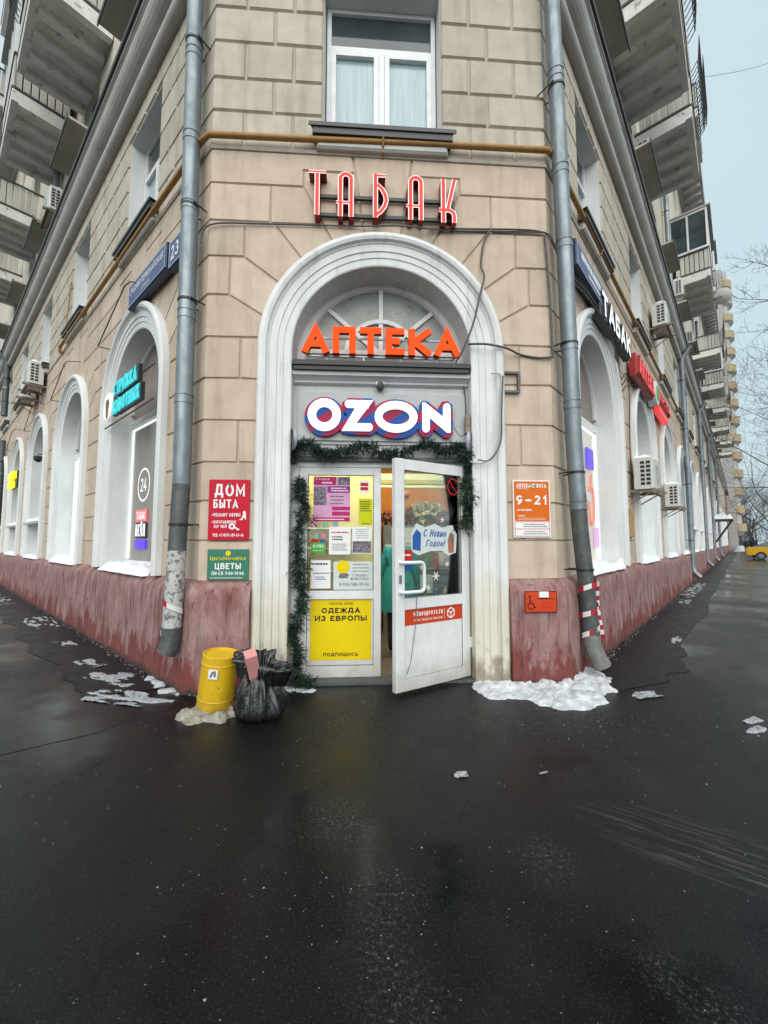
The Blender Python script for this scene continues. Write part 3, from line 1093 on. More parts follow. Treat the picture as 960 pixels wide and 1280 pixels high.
BANDS = [8.68, 9.62, 11.25, 12.75, 14.4, 15.9, 17.4, 18.2]
ul = [(-(CL + SPL * i) - .62, -(CL + SPL * i) + .62) for i in range(NL)][::-1]
ur = [((CR + SPR * i) - .62, (CR + SPR * i) + .62) for i in range(NR)]
for fr, a, b, hl in ((FL, -LEND, 0, ul), (FR, 0, REND, ur), (F0, -HW, HW, [(-.62, .62)])):
    wall_with_holes(fr, a, b, BANDS, {1: hl, 3: hl, 5: hl}, M['wall_top'], 'upper_wall')
roof = MB()
roof.poly([(P_L.x - .6, P_L.y - .6, 18.75), (-HW - .3, -.75, 18.75), (HW + .3, -.75, 18.75), (P_R.x + .6, P_R.y - .6, 18.75), (P_R.x - 9, P_R.y + 9, 19.6), (0, 14, 19.6), (P_L.x + 9, P_L.y + 9, 19.6)])
roof.build('roof', M['darkmetal'], building)
sweep(FULL, [(0, 18.2), (.12, 18.22), (.14, 18.4), (.90, 18.45), (.92, 18.70), (0, 18.75)], 'eaves', M['cornice'])
md = MB().box(-.09, .09, -.82, -.13, -.20, 0).mesh('eaves_bracket', M['cornice'])
for i in range(int(REND / .62)):
    if i > 90:
        break
    link('eaves_bracket', md, building, FR @ T(.35 + i * .62, 0, 18.449))


# ---- white arch surrounds
APROF = [(RO + .005, .0), (RO, -.085), (RO - .02, -.105), (RO - .055, -.112), (RO - .085, -.10), (RO - .10, -.07), (RO - .112, -.065), (RO - .118, -.055),
         (RO - .19, -.05), (RO - .195, -.038), (RO - .255, -.034), (RO - .26, -.024), (RI + .012, -.02), (RI, -.012), (RI - .004, .30)]
def surround(fr, xc, z0, mat, deep=.30):
    mb = MB()
    rows = []
    for r, y in APROF:
        y = deep if y == .30 else y
        rows.append([(xc + x, y, z) for x, z in [(-r, z0), (-r, (z0 + ZC) / 2)] + arc(0, ZC, r, r, 180, 0, 36) + [(r, (z0 + ZC) / 2), (r, z0)]])
    mb.grid(rows)
    return mb.build('arch_surround', mat, building, fr)


surround(F0, 0, 0, M['white'], .34)
for i in range(NL):
    surround(FL, -(CL + SPL * i), 1.06, M['whitebay'])
for i in range(NR):
    surround(FR, CR + SPR * i, 1.06, M['whitebay'])


# ---- windows: first floor, upper floors, arches
def bar_frame(mb, x0, x1, z0, z1, w, y0, y1, mi=0):
    mb.box(x0, x0 + w, y0, y1, z0, z1, mi)
    mb.box(x1 - w, x1, y0, y1, z0, z1, mi)
    mb.box(x0 + w, x1 - w, y0, y1, z0, z0 + w, mi)
    mb.box(x0 + w, x1 - w, y0, y1, z1 - w, z1, mi)


def holder(name, fr, xc, z=0):
    o = bpy.data.objects.new(name, None)
    COL.objects.link(o)
    o.parent = building
    o.matrix_basis = fr @ T(xc, 0, z)
    o.empty_display_size = .1
    return o


def casement(fr, xc, detail=True, pane='pane', snow=False):
    w = holder('window', fr, xc)
    mb = MB()
    bar_frame(mb, -.645, .645, WZ0, WZ1 - .005, .05, .20, .27)
    mb.box(-.595, .595, .205, .265, 7.24, 7.32)
    mb.box(-.035, .035, .205, .265, WZ0 + .05, 7.24)
    for a, b in ((-.595, -.035), (.035, .595)):
        bar_frame(mb, a + .002, b - .002, WZ0 + .052, 7.238, .055, .185, .26)
    mb.build('window_frame', M['upvc'], w)
    for a, b, z0, z1, p in ((-.54, -.09, WZ0 + .10, 7.19, pane), (.09, .54, WZ0 + .10, 7.19, pane), (-.595, .595, 7.32, WZ1 - .05, 'pane_dark')):
        MB().box(a, b, .235, .245, z0, z1).build('pane', M[p], w)
    mb = MB()
    mb.poly([(-.80, -.16, WZ0 - .045), (.80, -.16, WZ0 - .045), (.70, .20, WZ0 + .01), (-.70, .20, WZ0 + .01)])
    mb.box(-.80, .80, -.165, -.155, WZ0 - .09, WZ0 - .045)
    mb.box(-.76, .76, -.15, -.03, WZ0 - .16, WZ0 - .06)
    mb.build('window_sill', M['darkmetal'], w)
    mb = MB()
    mb.bbox(-.72, .72, -.10, 0, WZ0 - .27, WZ0 - .16, .02)
    mb.build('sill_moulding', M['cornice'], w)
    if snow:
        blob(w, -.6, .6, -.14, .05, WZ0 + .0, .05)
    return w


def blob(parent, x0, x1, y0, y1, z, h, name='sill_snow', seed=0, mat='snow_clean', nx=18, ny=7):
    mb = MB()
    rows = []
    for i in range(nx + 1):
        u = i / nx
        row = []
        for j in range(ny + 1):
            v = j / ny
            e = min(u, 1 - u) * (x1 - x0)
            f = min(v, 1 - v) * (y1 - y0)
            k = min(1, e / .06) ** .5 * min(1, (f if v < .5 else max(f, .05)) / .05) ** .5
            x = x0 + (x1 - x0) * u
            y = y0 + (y1 - y0) * v + .02 * fbm(x * 5 + seed, v * 2)
            row.append((x, y, z + h * k * (.75 + .6 * fbm(x * 4 + seed, y * 7, seed))))
        rows.append(row)
    mb.grid(rows)
    return mb.build(name, M[mat], parent, smooth=True)


casement(F0, 0)
for i in range(NL):
    casement(FL, -(CL + SPL * i), snow=(i in (1, 2)))
for i in range(10):
    casement(FR, CR + SPR * i)


def upper_window(fr, xc, za, zb, sill=True):
    w = holder('window', fr, xc)
    mb = MB()
    bar_frame(mb, -.615, .615, za + .005, zb - .005, .06, .09, .15)
    mb.box(-.03, .03, .10, .145, za + .065, zb - .065)
    mb.build('window_frame', M['upvc'], w)
    for a, b in ((-.555, -.03), (.03, .555)):
        MB().box(a, b, .12, .13, za + .065, zb - .065).build('pane', M['pane_dark'], w)
    if sill:
        mb = MB()
        mb.box(-.78, .78, -.50, .02, za - .10, za - .05)
        mb.box(-.80, .80, -.515, -.498, za - .135, za - .04, 1)
        mb.build('window_sill', [M['slat'], M['darkmetal']], w)
        blob(w, -.78, .78, -.50, -.05, za - .05, .05, seed=xc)


for i in range(6):
    upper_window(FL, -(CL + SPL * i), 9.62, 11.25)
    upper_window(FL, -(CL + SPL * i), 12.75, 14.4, False)
for i in range(12):
    upper_window(FR, CR + SPR * i, 9.62, 11.25)
    upper_window(FR, CR + SPR * i, 12.75, 14.4, False)


def arch_window(fr, xc, kind, seed=0):
    w = holder('arch_window', fr, xc)
    ri = RI - .006
    Y = .285
    zt = 3.25
    fm = MB()
    half = math.sqrt(ri * ri - 0)
    if kind == 'window':
        z0 = 1.96
    else:
        z0 = 1.10
    # frame: jambs, sill rail, transom
    fm.box(-ri, -ri + .07, Y - .05, Y + .03, z0, zt + .1)
    fm.box(ri - .07, ri, Y - .05, Y + .03, z0, zt + .1)
    fm.box(-ri + .07, ri - .07, Y - .05, Y + .03, zt, zt + .1)
    fm.box(-ri + .07, ri - .07, Y - .05, Y + .03, z0, z0 + .07)
    rows = []
    for r, y in ((ri, Y - .04), (ri - .05, Y - .04), (ri - .05, Y + .02)):
        rows.append([(x, y, z) for x, z in arc(0, ZC, r, r, 180, 0, 24)])
    fm.grid(rows)
    fm.build('window_frame', M['upvc'] if kind != 'shop_left' else M['whitebay'], w)
    # tympanum
    ty = MB()
    ty.poly([(-ri + .03, Y, zt + .09), (ri - .03, Y, zt + .09)] + [(x, Y, z) for x, z in arc(0, ZC, ri - .02, ri - .02, 0, 180, 24)])
    ty.build('tympanum_pane', M['tymp'] if kind in ('shop_left', 'shop_right') else M['pane_fan'], w)
    p = {'shop_left': 'pane_greige', 'shop_right': 'pane_shop', 'frosted': 'pane_mint', 'window': 'pane_dark', 'plain': 'pane'}[kind]
    MB().box(-ri + .07, ri - .07, Y - .005, Y + .005, z0 + .07, zt).build('pane', M[p], w)
    if kind in ('shop_left', 'shop_right', 'frosted'):
        for a, b, c, d in ((-ri + .085, -ri + .105, z0 + .09, zt - .02), (ri - .105, ri - .085, z0 + .09, zt - .02), (-ri + .105, ri - .105, zt - .045, zt - .025)):
            if kind == 'frosted' and a > 0:
                continue
            MB().box(a, b, Y - .022, Y - .007, c, d).build('led_strip', M['led'], w)
    if kind == 'window':
        MB().box(-ri, ri, Y - .02, Y + .02, 1.05, 1.90).build('infill_panel', M['whitebay'], w)
        MB().box(-ri, ri, -.12, Y, 1.90, 1.96).build('window_sill', M['cornice'], w)
        MB().box(-.028, .028, Y - .045, Y + .02, z0 + .07, zt).build('mullion', M['upvc'], w)
        blob(w, -.93, .93, -.10, .24, 1.96, .10, seed=seed)
    blob(w, -.95, .95, -.115, .26, 1.035, .13 if kind != 'window' else .10, seed=seed + 3)
    return w


KL = ['shop_left', 'frosted', 'window', 'window', 'window', 'window', 'window']
for i in range(NL):
    arch_window(FL, -(CL + SPL * i), KL[i], i)
KR = ['shop_right', 'frosted', 'frosted', 'plain'] + ['window'] * 20
for i in range(NR):
    arch_window(FR, CR + SPR * i, KR[i], i + 20)


# ---- balconies
def balcony(fr, x0, x1, z, out=1.12, kind='slat', near=-1):
    """near: which end (sign of x) faces the corner"""
    b = holder('balcony', fr, (x0 + x1) / 2, z)
    h = (x1 - x0) / 2
    MB().bbox(-h, h, -out, 0, 0, .16, .015).build('slab', M['concrete'], b)
    n = 4
    for k in range(n + 1):
        x = -h + .07 + (2 * h - .14) * k / n
        MB().box(x - .07, x + .07, -out + .12, -.02, -.14, 0).build('rib', M['concrete'], b)
    MB().box(-h + .002, h - .002, -out + .002, -out + .12, -.10, -.001).build('front_beam', M['concrete'], b)
    if kind == 'slat' or kind == 'glazed':
        ns = int((out - .1) / .14)
        sm = MB().bbox(-.06, .06, 0, .03, .19, .95, .008).mesh('slat', M['slat'])
        for sx in (-1, 1):
            for k in range(ns):
                link('slat', sm, b, T(sx * (h - .03), -out + .10 + k * .14, 0, R(90 if sx > 0 else -90)))
        nf = int(2 * h / .14)
        for k in range(nf):
            link('slat', sm, b, T(-h + .07 + k * (2 * h - .14) / (nf - 1), -out + .01, 0))
        mb = MB()
        for zz in (.17, .95):
            mb.box(-h, h, -out - .01, -out + .03, zz, zz + .05)
            for sx in (-1, 1):
                mb.box(sx * h - .02, sx * h + .02, -out + .03, -.01, zz, zz + .05)
        mb.build('railing', M['darkmetal'], b)
    if kind == 'lattice' or kind == 'slat':
        # drying lattice leaning out over the front
        mb = MB()
        m = 16
        for k in range(m + 1):
            x = -h + 2 * h * k / m
            mb.tube([(x, -out - .03, .95), (x, -out - .16, 1.15), (x, -out - .20, 1.7)], .010, 4)
        for zz, yy in ((1.12, .15), (1.3, .175), (1.5, .19), (1.7, .20)):
            mb.tube([(-h, -out - yy, zz), (h, -out - yy, zz)], .010, 4)
        mb.build('lattice', M['black'], b)
    if kind == 'glazed':
        mb = MB()
        for sx in (-1, 1):
            bar_s = sx * h
            for yy in (-out, -out / 2, -.04):
                mb.box(bar_s - .03, bar_s + .03, yy - .03 + .03, yy + .03 + .03, 1.0, 2.5)
            mb.box(bar_s - .03, bar_s + .03, -out + .06, -.04, 2.42, 2.5)
            mb.box(bar_s - .03, bar_s + .03, -out + .06, -.04, 1.0, 1.07)
        for k in range(5):
            x = -h + .03 + (2 * h - .06) * k / 4
            mb.box(x - .03, x + .03, -out - .001, -out + .059, 1.07, 2.42)
        mb.box(-h, h, -out, -out + .06, 2.42, 2.501)
        mb.box(-h, h, -out, -out + .06, 1.0, 1.069)
        mb.build('glazing_frame', M['upvc'], b)
        for sx in (-1, 1):
            MB().box(sx * h - .004, sx * h + .004, -out + .05, -.04, 1.07, 2.42).build('pane', M['pane_dark'], b)
        MB().box(-h, h, -out + .026, -out + .034, 1.07, 2.42).build('pane', M['pane_dark'], b)
        MB().box(-h - .08, h + .08, -out - .10, 0, 2.51, 2.56).build('balcony_roof', M['cornice'], b)
        blob(b, -h, h, -out - .06, -.02, 2.56, .06)
    return b


for x0, x1, k in ((3.5, 5.7, 'slat'), (6.4, 8.45, 'slat'), (13.6, 16.6, 'glazed'), (21.5, 23.7, 'slat'), (27.5, 29.7, 'glazed'), (33.5, 35.7, 'slat'), (40, 42.2, 'slat'), (46.5, 48.7, 'glazed'), (53, 55.2, 'slat')):
    balcony(FR, x0, x1, 11.05, 1.12, k)
for x0, x1, k in ((10.2, 12.2, 'slat'), (21.5, 23.7, 'glazed'), (33.5, 35.7, 'slat'), (46.5, 48.7, 'slat')):
    balcony(FR, x0, x1, 14.3, 1.12, k)
for x0, x1, k in ((-6.45, -4.35, 'slat'), (-9.3, -7.2, 'glazed'), (-13.6, -11.5, 'slat'), (-17.5, -15.4, 'slat')):
    balcony(FL, x0, x1, 11.05, 1.15, k)
for x0, x1, k in ((-6.45, -4.35, 'slat'), (-9.3, -7.2, 'glazed'), (-13.6, -11.5, 'slat')):
    balcony(FL, x0, x1, 14.3, 1.3, k)

# ================================================================ THE ENTRANCE (corner front)
def emis(name, c, e, es, **k):
    return pm(name, c, None, 6, .4, emit=e, es=es, **k)


M['aptek'] = emis('lit_orange_letter', (.45, .035, .002), (1.0, .055, .0), .55, spec=.1)
M['aptek_side'] = pm('orange_letter_side', (.50, .075, .01), None, 6, .45)
M['tab_core'] = emis('coral_neon_face', (.45, .045, .035), (.85, .07, .05), .32, spec=.1)
M['tab_rim'] = emis('pale_neon_outline', (.8, .6, .58), (1, .72, .70), .42)
M['tab_side'] = pm('dark_red_letter_side', (.27, .018, .018), (.22, .014, .014), 6, .4)
M['oz_white'] = emis('lit_white_letter', (.85, .88, .9), (.85, .95, 1), .50)
M['header'] = pm('grey_white_header', (.52, .53, .53), (.43, .44, .44), 3, .6, bump=.12, bscale=40, stretch=(1, 1, .5), speck=(9, .69, (.33, .33, .32)))
M['board'] = pm('pale_grey_sign_board', (.42, .43, .43), (.37, .38, .38), 3, .5)
M['khaki'] = pm('khaki_inner_wall', (.36, .32, .10), (.30, .27, .09), 3, .6)
M['cream'] = pm('cream_inner_wall', (.62, .60, .40), (.55, .53, .34), 3, .6)
M['inner_orange'] = pm('orange_inner_wall', (.78, .30, .02), (.70, .22, .015), 1.5, .6)
M['inner_yellow'] = pm('yellow_inner_screen', (.62, .50, .13), (.52, .43, .14), 2, .6)
M['cabinet'] = pm('grey_cabinet', (.16, .16, .16), (.22, .22, .21), 8, .4)
M['floor_in'] = pm('brown_inner_floor', (.16, .13, .10), (.10, .085, .07), 6, .5)
M['room_lamp'] = emis('ceiling_lamp_panel', (.8, .8, .75), (1, .95, .82), 8.0)
M['flower'] = pm('mixed_flowers', (.55, .10, .08), (.10, .16, .06), 26, .7, ramp=(.45, .55))
M['flower_w'] = pm('pale_flowers', (.6, .5, .38), (.20, .24, .10), 30, .7, ramp=(.45, .55))


def stripes():
    m = bpy.data.materials.new('blue_magenta_stripes')
    m.use_nodes = True
    n, l, b = nodes_of(m)
    geo = n.new('ShaderNodeNewGeometry')
    mp = n.new('ShaderNodeMapping')
    mp.inputs['Rotation'].default_value = (0, R(-56), 0)
    l.new(geo.outputs['Position'], mp.inputs[0])
    wv = n.new('ShaderNodeTexWave')
    wv.wave_type = 'BANDS'
    wv.bands_direction = 'X'
    wv.inputs['Scale'].default_value = 1.75
    wv.inputs['Phase Offset'].default_value = 1.0
    l.new(mp.outputs[0], wv.inputs['Vector'])
    rp = n.new('ShaderNodeValToRGB')
    rp.color_ramp.interpolation = 'CONSTANT'
    rp.color_ramp.elements[0].color = (.004, .055, .25, 1)
    rp.color_ramp.elements[1].position = .5
    rp.color_ramp.elements[1].color = (.27, .004, .045, 1)
    l.new(wv.outputs['Fac'], rp.inputs[0])
    l.new(rp.outputs[0], b.inputs['Base Color'])
    l.new(rp.outputs[0], b.inputs['Emission Color'])
    b.inputs['Emission Strength'].default_value = .04
    b.inputs['Roughness'].default_value = .35
    b.inputs['Specular IOR Level'].default_value = .2
    return m


M['oz_back'] = stripes()

# ---- fanlight, ledge, header, door frame
fan = holder('fanlight', F0, 0)
mb = MB()
rows = [[(x, y, z) for x, z in arc(0, ZC + .04, r, r, 180, 0, 32)] for r, y in ((RI + .02, .30), (.87, .30), (.85, .335))]
mb.grid(rows)
mb.build('fan_ring', M['white'], fan)
bars_ = [[(0, 3.6), (0, 4.40)], [(0, 3.6), (-.60, 4.12)], [(0, 3.6), (.60, 4.12)], arc(0, 3.6, .40, .40, 0, 180, 16), [(-.86, 3.62), (.86, 3.62)]]
for k, b_ in enumerate(bars_):
    MB().ribbon(b_, .024, .312 - .002 * k, .345).build('glazing_bar', M['white'], fan)
for a0, a1 in ((0, 41), (41, 90), (90, 139), (139, 180)):
    pts = [(0, 3.4)] + ([(.9, 3.4)] if a0 == 0 else []) + arc(0, ZC + .04, .88, .88, a0 if a0 else 2, a1 if a1 < 180 else 178, 8) + ([(-.9, 3.4)] if a1 == 180 else [])
    MB().poly([(x, .34, z) for x, z in pts]).build('pane', M['pane_fan'], fan)

hd = holder('entrance_header', F0, 0)
MB().box(-RI + .006, RI - .006, -.035, .34, 3.315, 3.365).box(-RI + .02, RI - .02, -.015, .34, 3.27, 3.315).build('black_ledge', M['black'], hd)
mb = MB()
prof = [(.02, 3.27), (.02, 3.225), (.05, 3.215), (.085, 3.185), (.085, 3.165), (.11, 3.15), (.13, 3.145), (.13, 3.07), (.12, 3.065), (.12, 2.50), (.14, 2.495), (.14, 2.36)]
mb.grid([[(-RI + .004, y, z), (RI - .004, y, z)] for y, z in prof])
mb.build('header_panel', M['header'], hd)
MB().box(-RI + .004, RI - .004, .10, .30, 2.315, 2.36).build('drip_strip', M['galv_dark'], hd)

frame = holder('door_frame', F0, 0)
mb = MB()
mb.box(-RI + .003, -.895, .17, .25, 0, 2.315)
mb.box(.925, RI - .003, .17, .25, 0, 2.315)
mb.box(-.895, .925, .172, .25, 2.26, 2.315)
mb.build('frame', M['upvc_dirty'], frame)
MB().box(-RI + .003, RI - .003, .02, .26, -.1, .025).build('threshold', M['galv_dark'], frame)

fixed = holder('fixed_leaf', F0, 0)
mb = MB()
mb.bbox(-.893, -.795, .18, .245, .027, 2.258, .006)
mb.bbox(-.085, -.005, .18, .245, .027, 2.258, .006)
mb.box(-.795, -.085, .183, .243, 2.175, 2.257)
mb.box(-.795, -.085, .183, .243, .840, .930)
mb.box(-.795, -.085, .183, .243, .028, .145)
mb.build('leaf_frame', M['upvc_dirty'], fixed)
mb = MB()
bar_frame(mb, -.797, -.083, .928, 2.177, .008, .19, .20)
bar_frame(mb, -.797, -.083, .143, .842, .006, .19, .20)
mb.build('gasket', M['black'], fixed)
MB().box(-.79, -.09, .21, .222, .93, 2.175).build('pane', M['glass'], fixed)
MB().box(-.79, -.09, .205, .225, .147, .838).build('lower_panel', M['upvc_dirty'], fixed)

# ---- open door leaf, hinged at the right, standing out over the pavement
DW = .96
DM = T(.918, .165, 0, R(29.0))
leaf = bpy.data.objects.new('door_leaf', None)
COL.objects.link(leaf)
leaf.parent = building
leaf.matrix_basis = DM
x0, x1 = -DW, -.004
mb = MB()
mb.bbox(x0, x0 + .105, -.062, 0, .04, 2.262, .006)
mb.bbox(x1 - .105, x1, -.062, 0, .04, 2.262, .006)
mb.box(x0 + .105, x1 - .105, -.058, -.002, 2.155, 2.26)
mb.box(x0 + .105, x1 - .105, -.058, -.002, .80, .905)
mb.box(x0 + .105, x1 - .105, -.058, -.002, .042, .155)
mb.build('leaf_frame', M['upvc_dirty'], leaf)
mb = MB()
bar_frame(mb, x0 + .10, x1 - .10, .90, 2.16, .009, -.052, -.045)
bar_frame(mb, x0 + .10, x1 - .10, .15, .805, .006, -.052, -.045)
mb.build('gasket', M['black'], leaf)
MB().box(x0 + .10, x1 - .10, -.034, -.026, .905, 2.155).build('pane', M['glass'], leaf)
MB().box(x0 + .10, x1 - .10, -.040, -.020, .155, .80).build('lower_panel', M['upvc_dirty'], leaf)
hp = [(x0 + .05, -.06, 1.25), (x0 + .05, -.10, 1.25), (x0 + .09, -.115, 1.25), (x0 + .25, -.12, 1.25)]
hp += [(x0 + .25 + .045 * math.sin(R(a)), -.12, 1.205 + .045 * math.cos(R(a))) for a in (30, 60, 90)]
hp += [(x0 + .25 + .045 * math.cos(R(a)), -.12, 1.015 - .045 * math.sin(R(a))) for a in (0, 30, 60, 90)]
hp += [(x0 + .09, -.115, .97), (x0 + .05, -.10, .97), (x0 + .05, -.06, .97)]
MB().tube(hp, .017, 10).build('pull_handle', M['upvc'], leaf, smooth=True)
MB().box(x0 + .035, x0 + .065, -.068, -.060, 1.05, 1.13).build('lock', M['galv'], leaf)
for zz in (.34, 2.0):
    MB().box(-.02, .02, -.085, -.05, zz, zz + .10).build('hinge', M['upvc'], leaf)
MB().tube([(x0 + .24, -.065, .96), (x0 + .235, -.07, .7), (x0 + .17, -.066, .32), (x0 + .125, -.064, .20)], .0035, 5).build('door_chain', M['galv'], leaf)

# ---- interior behind the door
room = holder('shop_interior', F0, 0)
def inw(name, pts, mat):
    return MB().poly(pts).build(name, M[mat], room)
X0, X1, Y1, H = -1.6, 1.62, 3.0, 2.75
inw('room_floor', [(X0, .26, .01), (X1, .26, .01), (X1, Y1, .01), (X0, Y1, .01)], 'floor_in')
inw('room_ceiling', [(X0, .26, H), (X1, .26, H), (X1, Y1, H), (X0, Y1, H)], 'cream')
inw('back_wall', [(X0, Y1, 0), (X1, Y1, 0), (X1, Y1, H), (X0, Y1, H)], 'inner_orange')
inw('side_wall', [(X0, .26, 0), (X0, Y1, 0), (X0, Y1, H), (X0, .26, H)], 'cream')
inw('side_wall', [(X1, .26, 0), (X1, Y1, 0), (X1, Y1, H), (X1, .26, H)], 'khaki')
inw('front_wall', [(X0, .42, 2.36), (X1, .42, 2.36), (X1, .42, H), (X0, .42, H)], 'cream')
inw('front_wall', [(X0, .42, 0), (-RI, .42, 0), (-RI, .42, H), (X0, .42, H)], 'cream')
inw('front_wall', [(RI, .42, 0), (X1, .42, 0), (X1, .42, H), (RI, .42, H)], 'khaki')
MB().box(-1.55, -.02, 1.40, 1.43, .0, 2.6).build('display_screen', M['inner_yellow'], room)
for z in (1.05, 1.35, 1.62):
    MB().box(-1.3, -.3, 1.28, 1.395, z, z + .02).build('wall_shelf', M['cream'], room)
MB().box(-.05, 1.6, 1.50, 1.56, 2.22, 2.42).build('inner_transom', M['cream'], room)
MB().box(-.05, 1.6, 1.48, 1.50, 2.27, 2.33).build('transom_band', M['khaki'], room)
MB().box(1.10, 1.15, 1.46, 1.56, 0, 2.22).build('inner_post', M['cream'], room)
MB().box(.0, .045, 1.46, 1.56, 0, 2.22).build('inner_post', M['cream'], room)
MB().box(-1.3, 1.3, .62, .92, H - .06, H - .03).build('ceiling_lamp', M['room_lamp'], room)
MB().box(.1, 1.3, 1.75, 1.95, H - .06, H - .03).build('ceiling_lamp', M['room_lamp'], room)

cab = thing('display_cabinet', 'grey glass-fronted display cabinet inside the shop behind the open door', 'cabinet', T(0, 2.35, 0))
MB().box(.15, 1.55, 0, .5, 0, 1.72).build('cabinet_body', M['cabinet'], cab)
for z in (.55, 1.0, 1.38):
    MB().box(.17, 1.53, -.02, 0, z, z + .03).build('shelf', M['header'], cab)
for a, b, c, d in ((.28, .72, 1.42, 1.68), (.80, 1.05, 1.46, 1.66), (1.10, 1.42, 1.44, 1.66), (.3, .6, 1.06, 1.3), (.7, .95, .62, .92), (1.05, 1.3, 1.06, 1.28)):
    MB().box(a, b, -.02, -.004, c, d).build('price_card', M['p_pale'], cab)


def ball(name, mat, parent, c, r, seed, M_=None, n=14, amp=.3, sz=1.0):
    mb = MB()
    rows = []
    for i in range(n + 1):
        th = math.pi * i / n
        row = []
        for j in range(2 * n):
            ph = math.pi * j / n
            d = Vector((math.sin(th) * math.cos(ph), math.sin(th) * math.sin(ph), math.cos(th)))
            rr = r * (1 + amp * fbm(d.x * 2.5 + seed, d.y * 2.5, d.z * 2.5))
            row.append((c[0] + d.x * rr, c[1] + d.y * rr, c[2] + d.z * rr * sz))
        rows.append(row)
    mb.grid(rows, close=True)
    return mb.build(name, mat, parent, M_, smooth=False)


fl = thing('flower_bunch', 'mixed red, white and green flowers on top of the display cabinet', 'flowers', T(0, 2.5, 1.72))
for k, (x, z, r, m) in enumerate(((.25, .10, .12, 'flower'), (.42, .08, .10, 'flower_w'), (.58, .13, .13, 'flower'), (.75, .18, .17, 'flower_w'), (.95, .22, .16, 'flower_w'), (1.15, .14, .13, 'flower'), (1.32, .09, .10, 'flower'))):
    ball('bloom', M[m], fl, (x, 0, z), r, k * 7.3, amp=.9)
tag(ball('balloon', M['flower'], None, (0, 0, 0), .065, 3, T(.50, 2.2, 2.20), amp=.1, sz=1.15), 'small red and silver balloon hanging under the inner transom', 'balloon')


# ================================================================ SIGNS OF THE CORNER FRONT
def big_letters(parent, body, x, z, h, t, fit, y, depth, mats, gap=.12, spread=None):
    w0 = text_width(body, h, t, gap)
    kx = fit / w0
    for ch in body:
        gw = glyph(ch)[0][0]
        if ch != ' ':
            text_mb(ch, x, z, h, t, gw * h * kx, 'l', y, depth, 0, mi=0, mi_side=1).build('letter', mats, parent)
            x += (gw + gap) * h * kx
        else:
            x += (.34 + gap) * h * kx


s = thing('pharmacy_sign', 'glowing orange АПТЕКА letters standing on the black ledge in the arch', 'sign', T(0, .02, 0))
big_letters(s, 'АПТЕКА', -.85, 3.455, .295, .235, 1.69, -.03, .055, [M['aptek'], M['aptek_side']], gap=.13)
for z in (3.44, 3.64):
    MB().box(-.80, .80, .03, .045, z, z + .018).build('rail', M['galv'], s)
for x in (-.6, -.2, .2, .6):
    MB().box(x - .01, x + .01, .03, .045, 3.36, 3.44).build('post', M['galv'], s)

s = thing('tobacco_sign', 'red ТАБАК letters with pale outlines on two black rails above the arch', 'sign', T(0, -.02, 0))


def zx(a):
    return (a - 485) * .00190


def zz_(a):
    return 5.395 - (a - 125) * .00196


def _A(c):
    return [([(c - 30, 383), (c - 30, 165)] + [(c + 30 * math.cos(R(a)), 165 - 28 * math.sin(R(a))) for a in range(165, -1, -15)] + [(c + 30, 165), (c + 30, 383)], 14), ([(c - 54, 303), (c + 40, 303)], 9)]


TAB = {
    'Т': [([(115, 141), (115, 380)], 14), ([(68, 133), (165, 133)], 9)],
    'А': _A(275),
    'Б': [([(441, 127), (441, 380)], 14), ([(450, 137), (498, 137)], 10), ([(452, 190), (478, 215), (497, 250), (502, 280), (492, 315), (470, 345), (441, 368)], 13)],
    'А2': _A(670),
    'К': [([(828, 136), (828, 390)], 14), ([(893, 136), (852, 312)], 13), ([(803, 318), (862, 318), (884, 330), (890, 350), (890, 390)], 13)],
}
for nm, st in TAB.items():
    body, rim, core = MB(), MB(), MB()
    for k, (ln, hw) in enumerate(st):
        p = [(zx(a), zz_(b)) for a, b in ln]
        body.ribbon(p, hw * .0019, -.118 + .0005 * k, .0)
        rim.ribbon(p, hw * .0019, -.1205 - .0004 * k)
        core.ribbon([p[0]] + p[1:], (hw - 4.2) * .0019, -.1225 - .0004 * k)
    L_ = body.build('letter', M['tab_side'], s)
    rim.build('neon_outline', M['tab_rim'], L_)
    core.build('letter_face', M['tab_core'], L_)
for z in (5.175, 4.965):
    MB().box(zx(128), zx(895), -.05, -.02, z - .018, z + .018).build('rail', M['black'], s)
MB().box(zx(880), zx(900), -.055, -.021, 4.985, 5.18).build('rail_end', M['black'], s)

# OZON
s = thing('pickup_point_sign', 'lit white OZON letters on blue and magenta striped backing over the door', 'sign', T(0, .115, 0))
MB().box(-.905, .955, -.018, .0, 2.535, 3.062).build('sign_board', M['board'], s)


def ox(a):
    return -.82 + (a - 380) * .00853


def oz(a):
    return 2.965 - (a - 497) * .0086


def ell(cx, cz, rx, rz, n=40):
    return [(ox(cx) + rx * .0086 * math.cos(2 * math.pi * k / n), oz(cz) + rz * .0086 * math.sin(2 * math.pi * k / n)) for k in range(n + 1)]


def ring(mb, cx, cz, rx, rz, ix, iz, y0, y1):
    o_, i_ = ell(cx, cz, rx, rz), ell(cx, cz, ix, iz)
    mb.grid([[(x, y0, z) for x, z in o_], [(x, y0, z) for x, z in i_]])
    mb.grid([[(x, y0, z) for x, z in o_], [(x, y1, z) for x, z in o_]])
    mb.grid([[(x, y0, z) for x, z in i_], [(x, y1, z) for x, z in i_]])


def caps(mb, pts, hw, y0, y1, rnd=(True, True)):
    p = [(ox(a), oz(b)) for a, b in pts]
    h = hw * .0086
    mb.ribbon(p, h, y0, y1)
    for q, on_ in ((p[0], rnd[0]), (p[-1], rnd[1])):
        if on_:
            c = arc(q[0], q[1], h, h, 0, 360, 20)[:-1]
            mb.prism(c, y0 - .0006, y1)


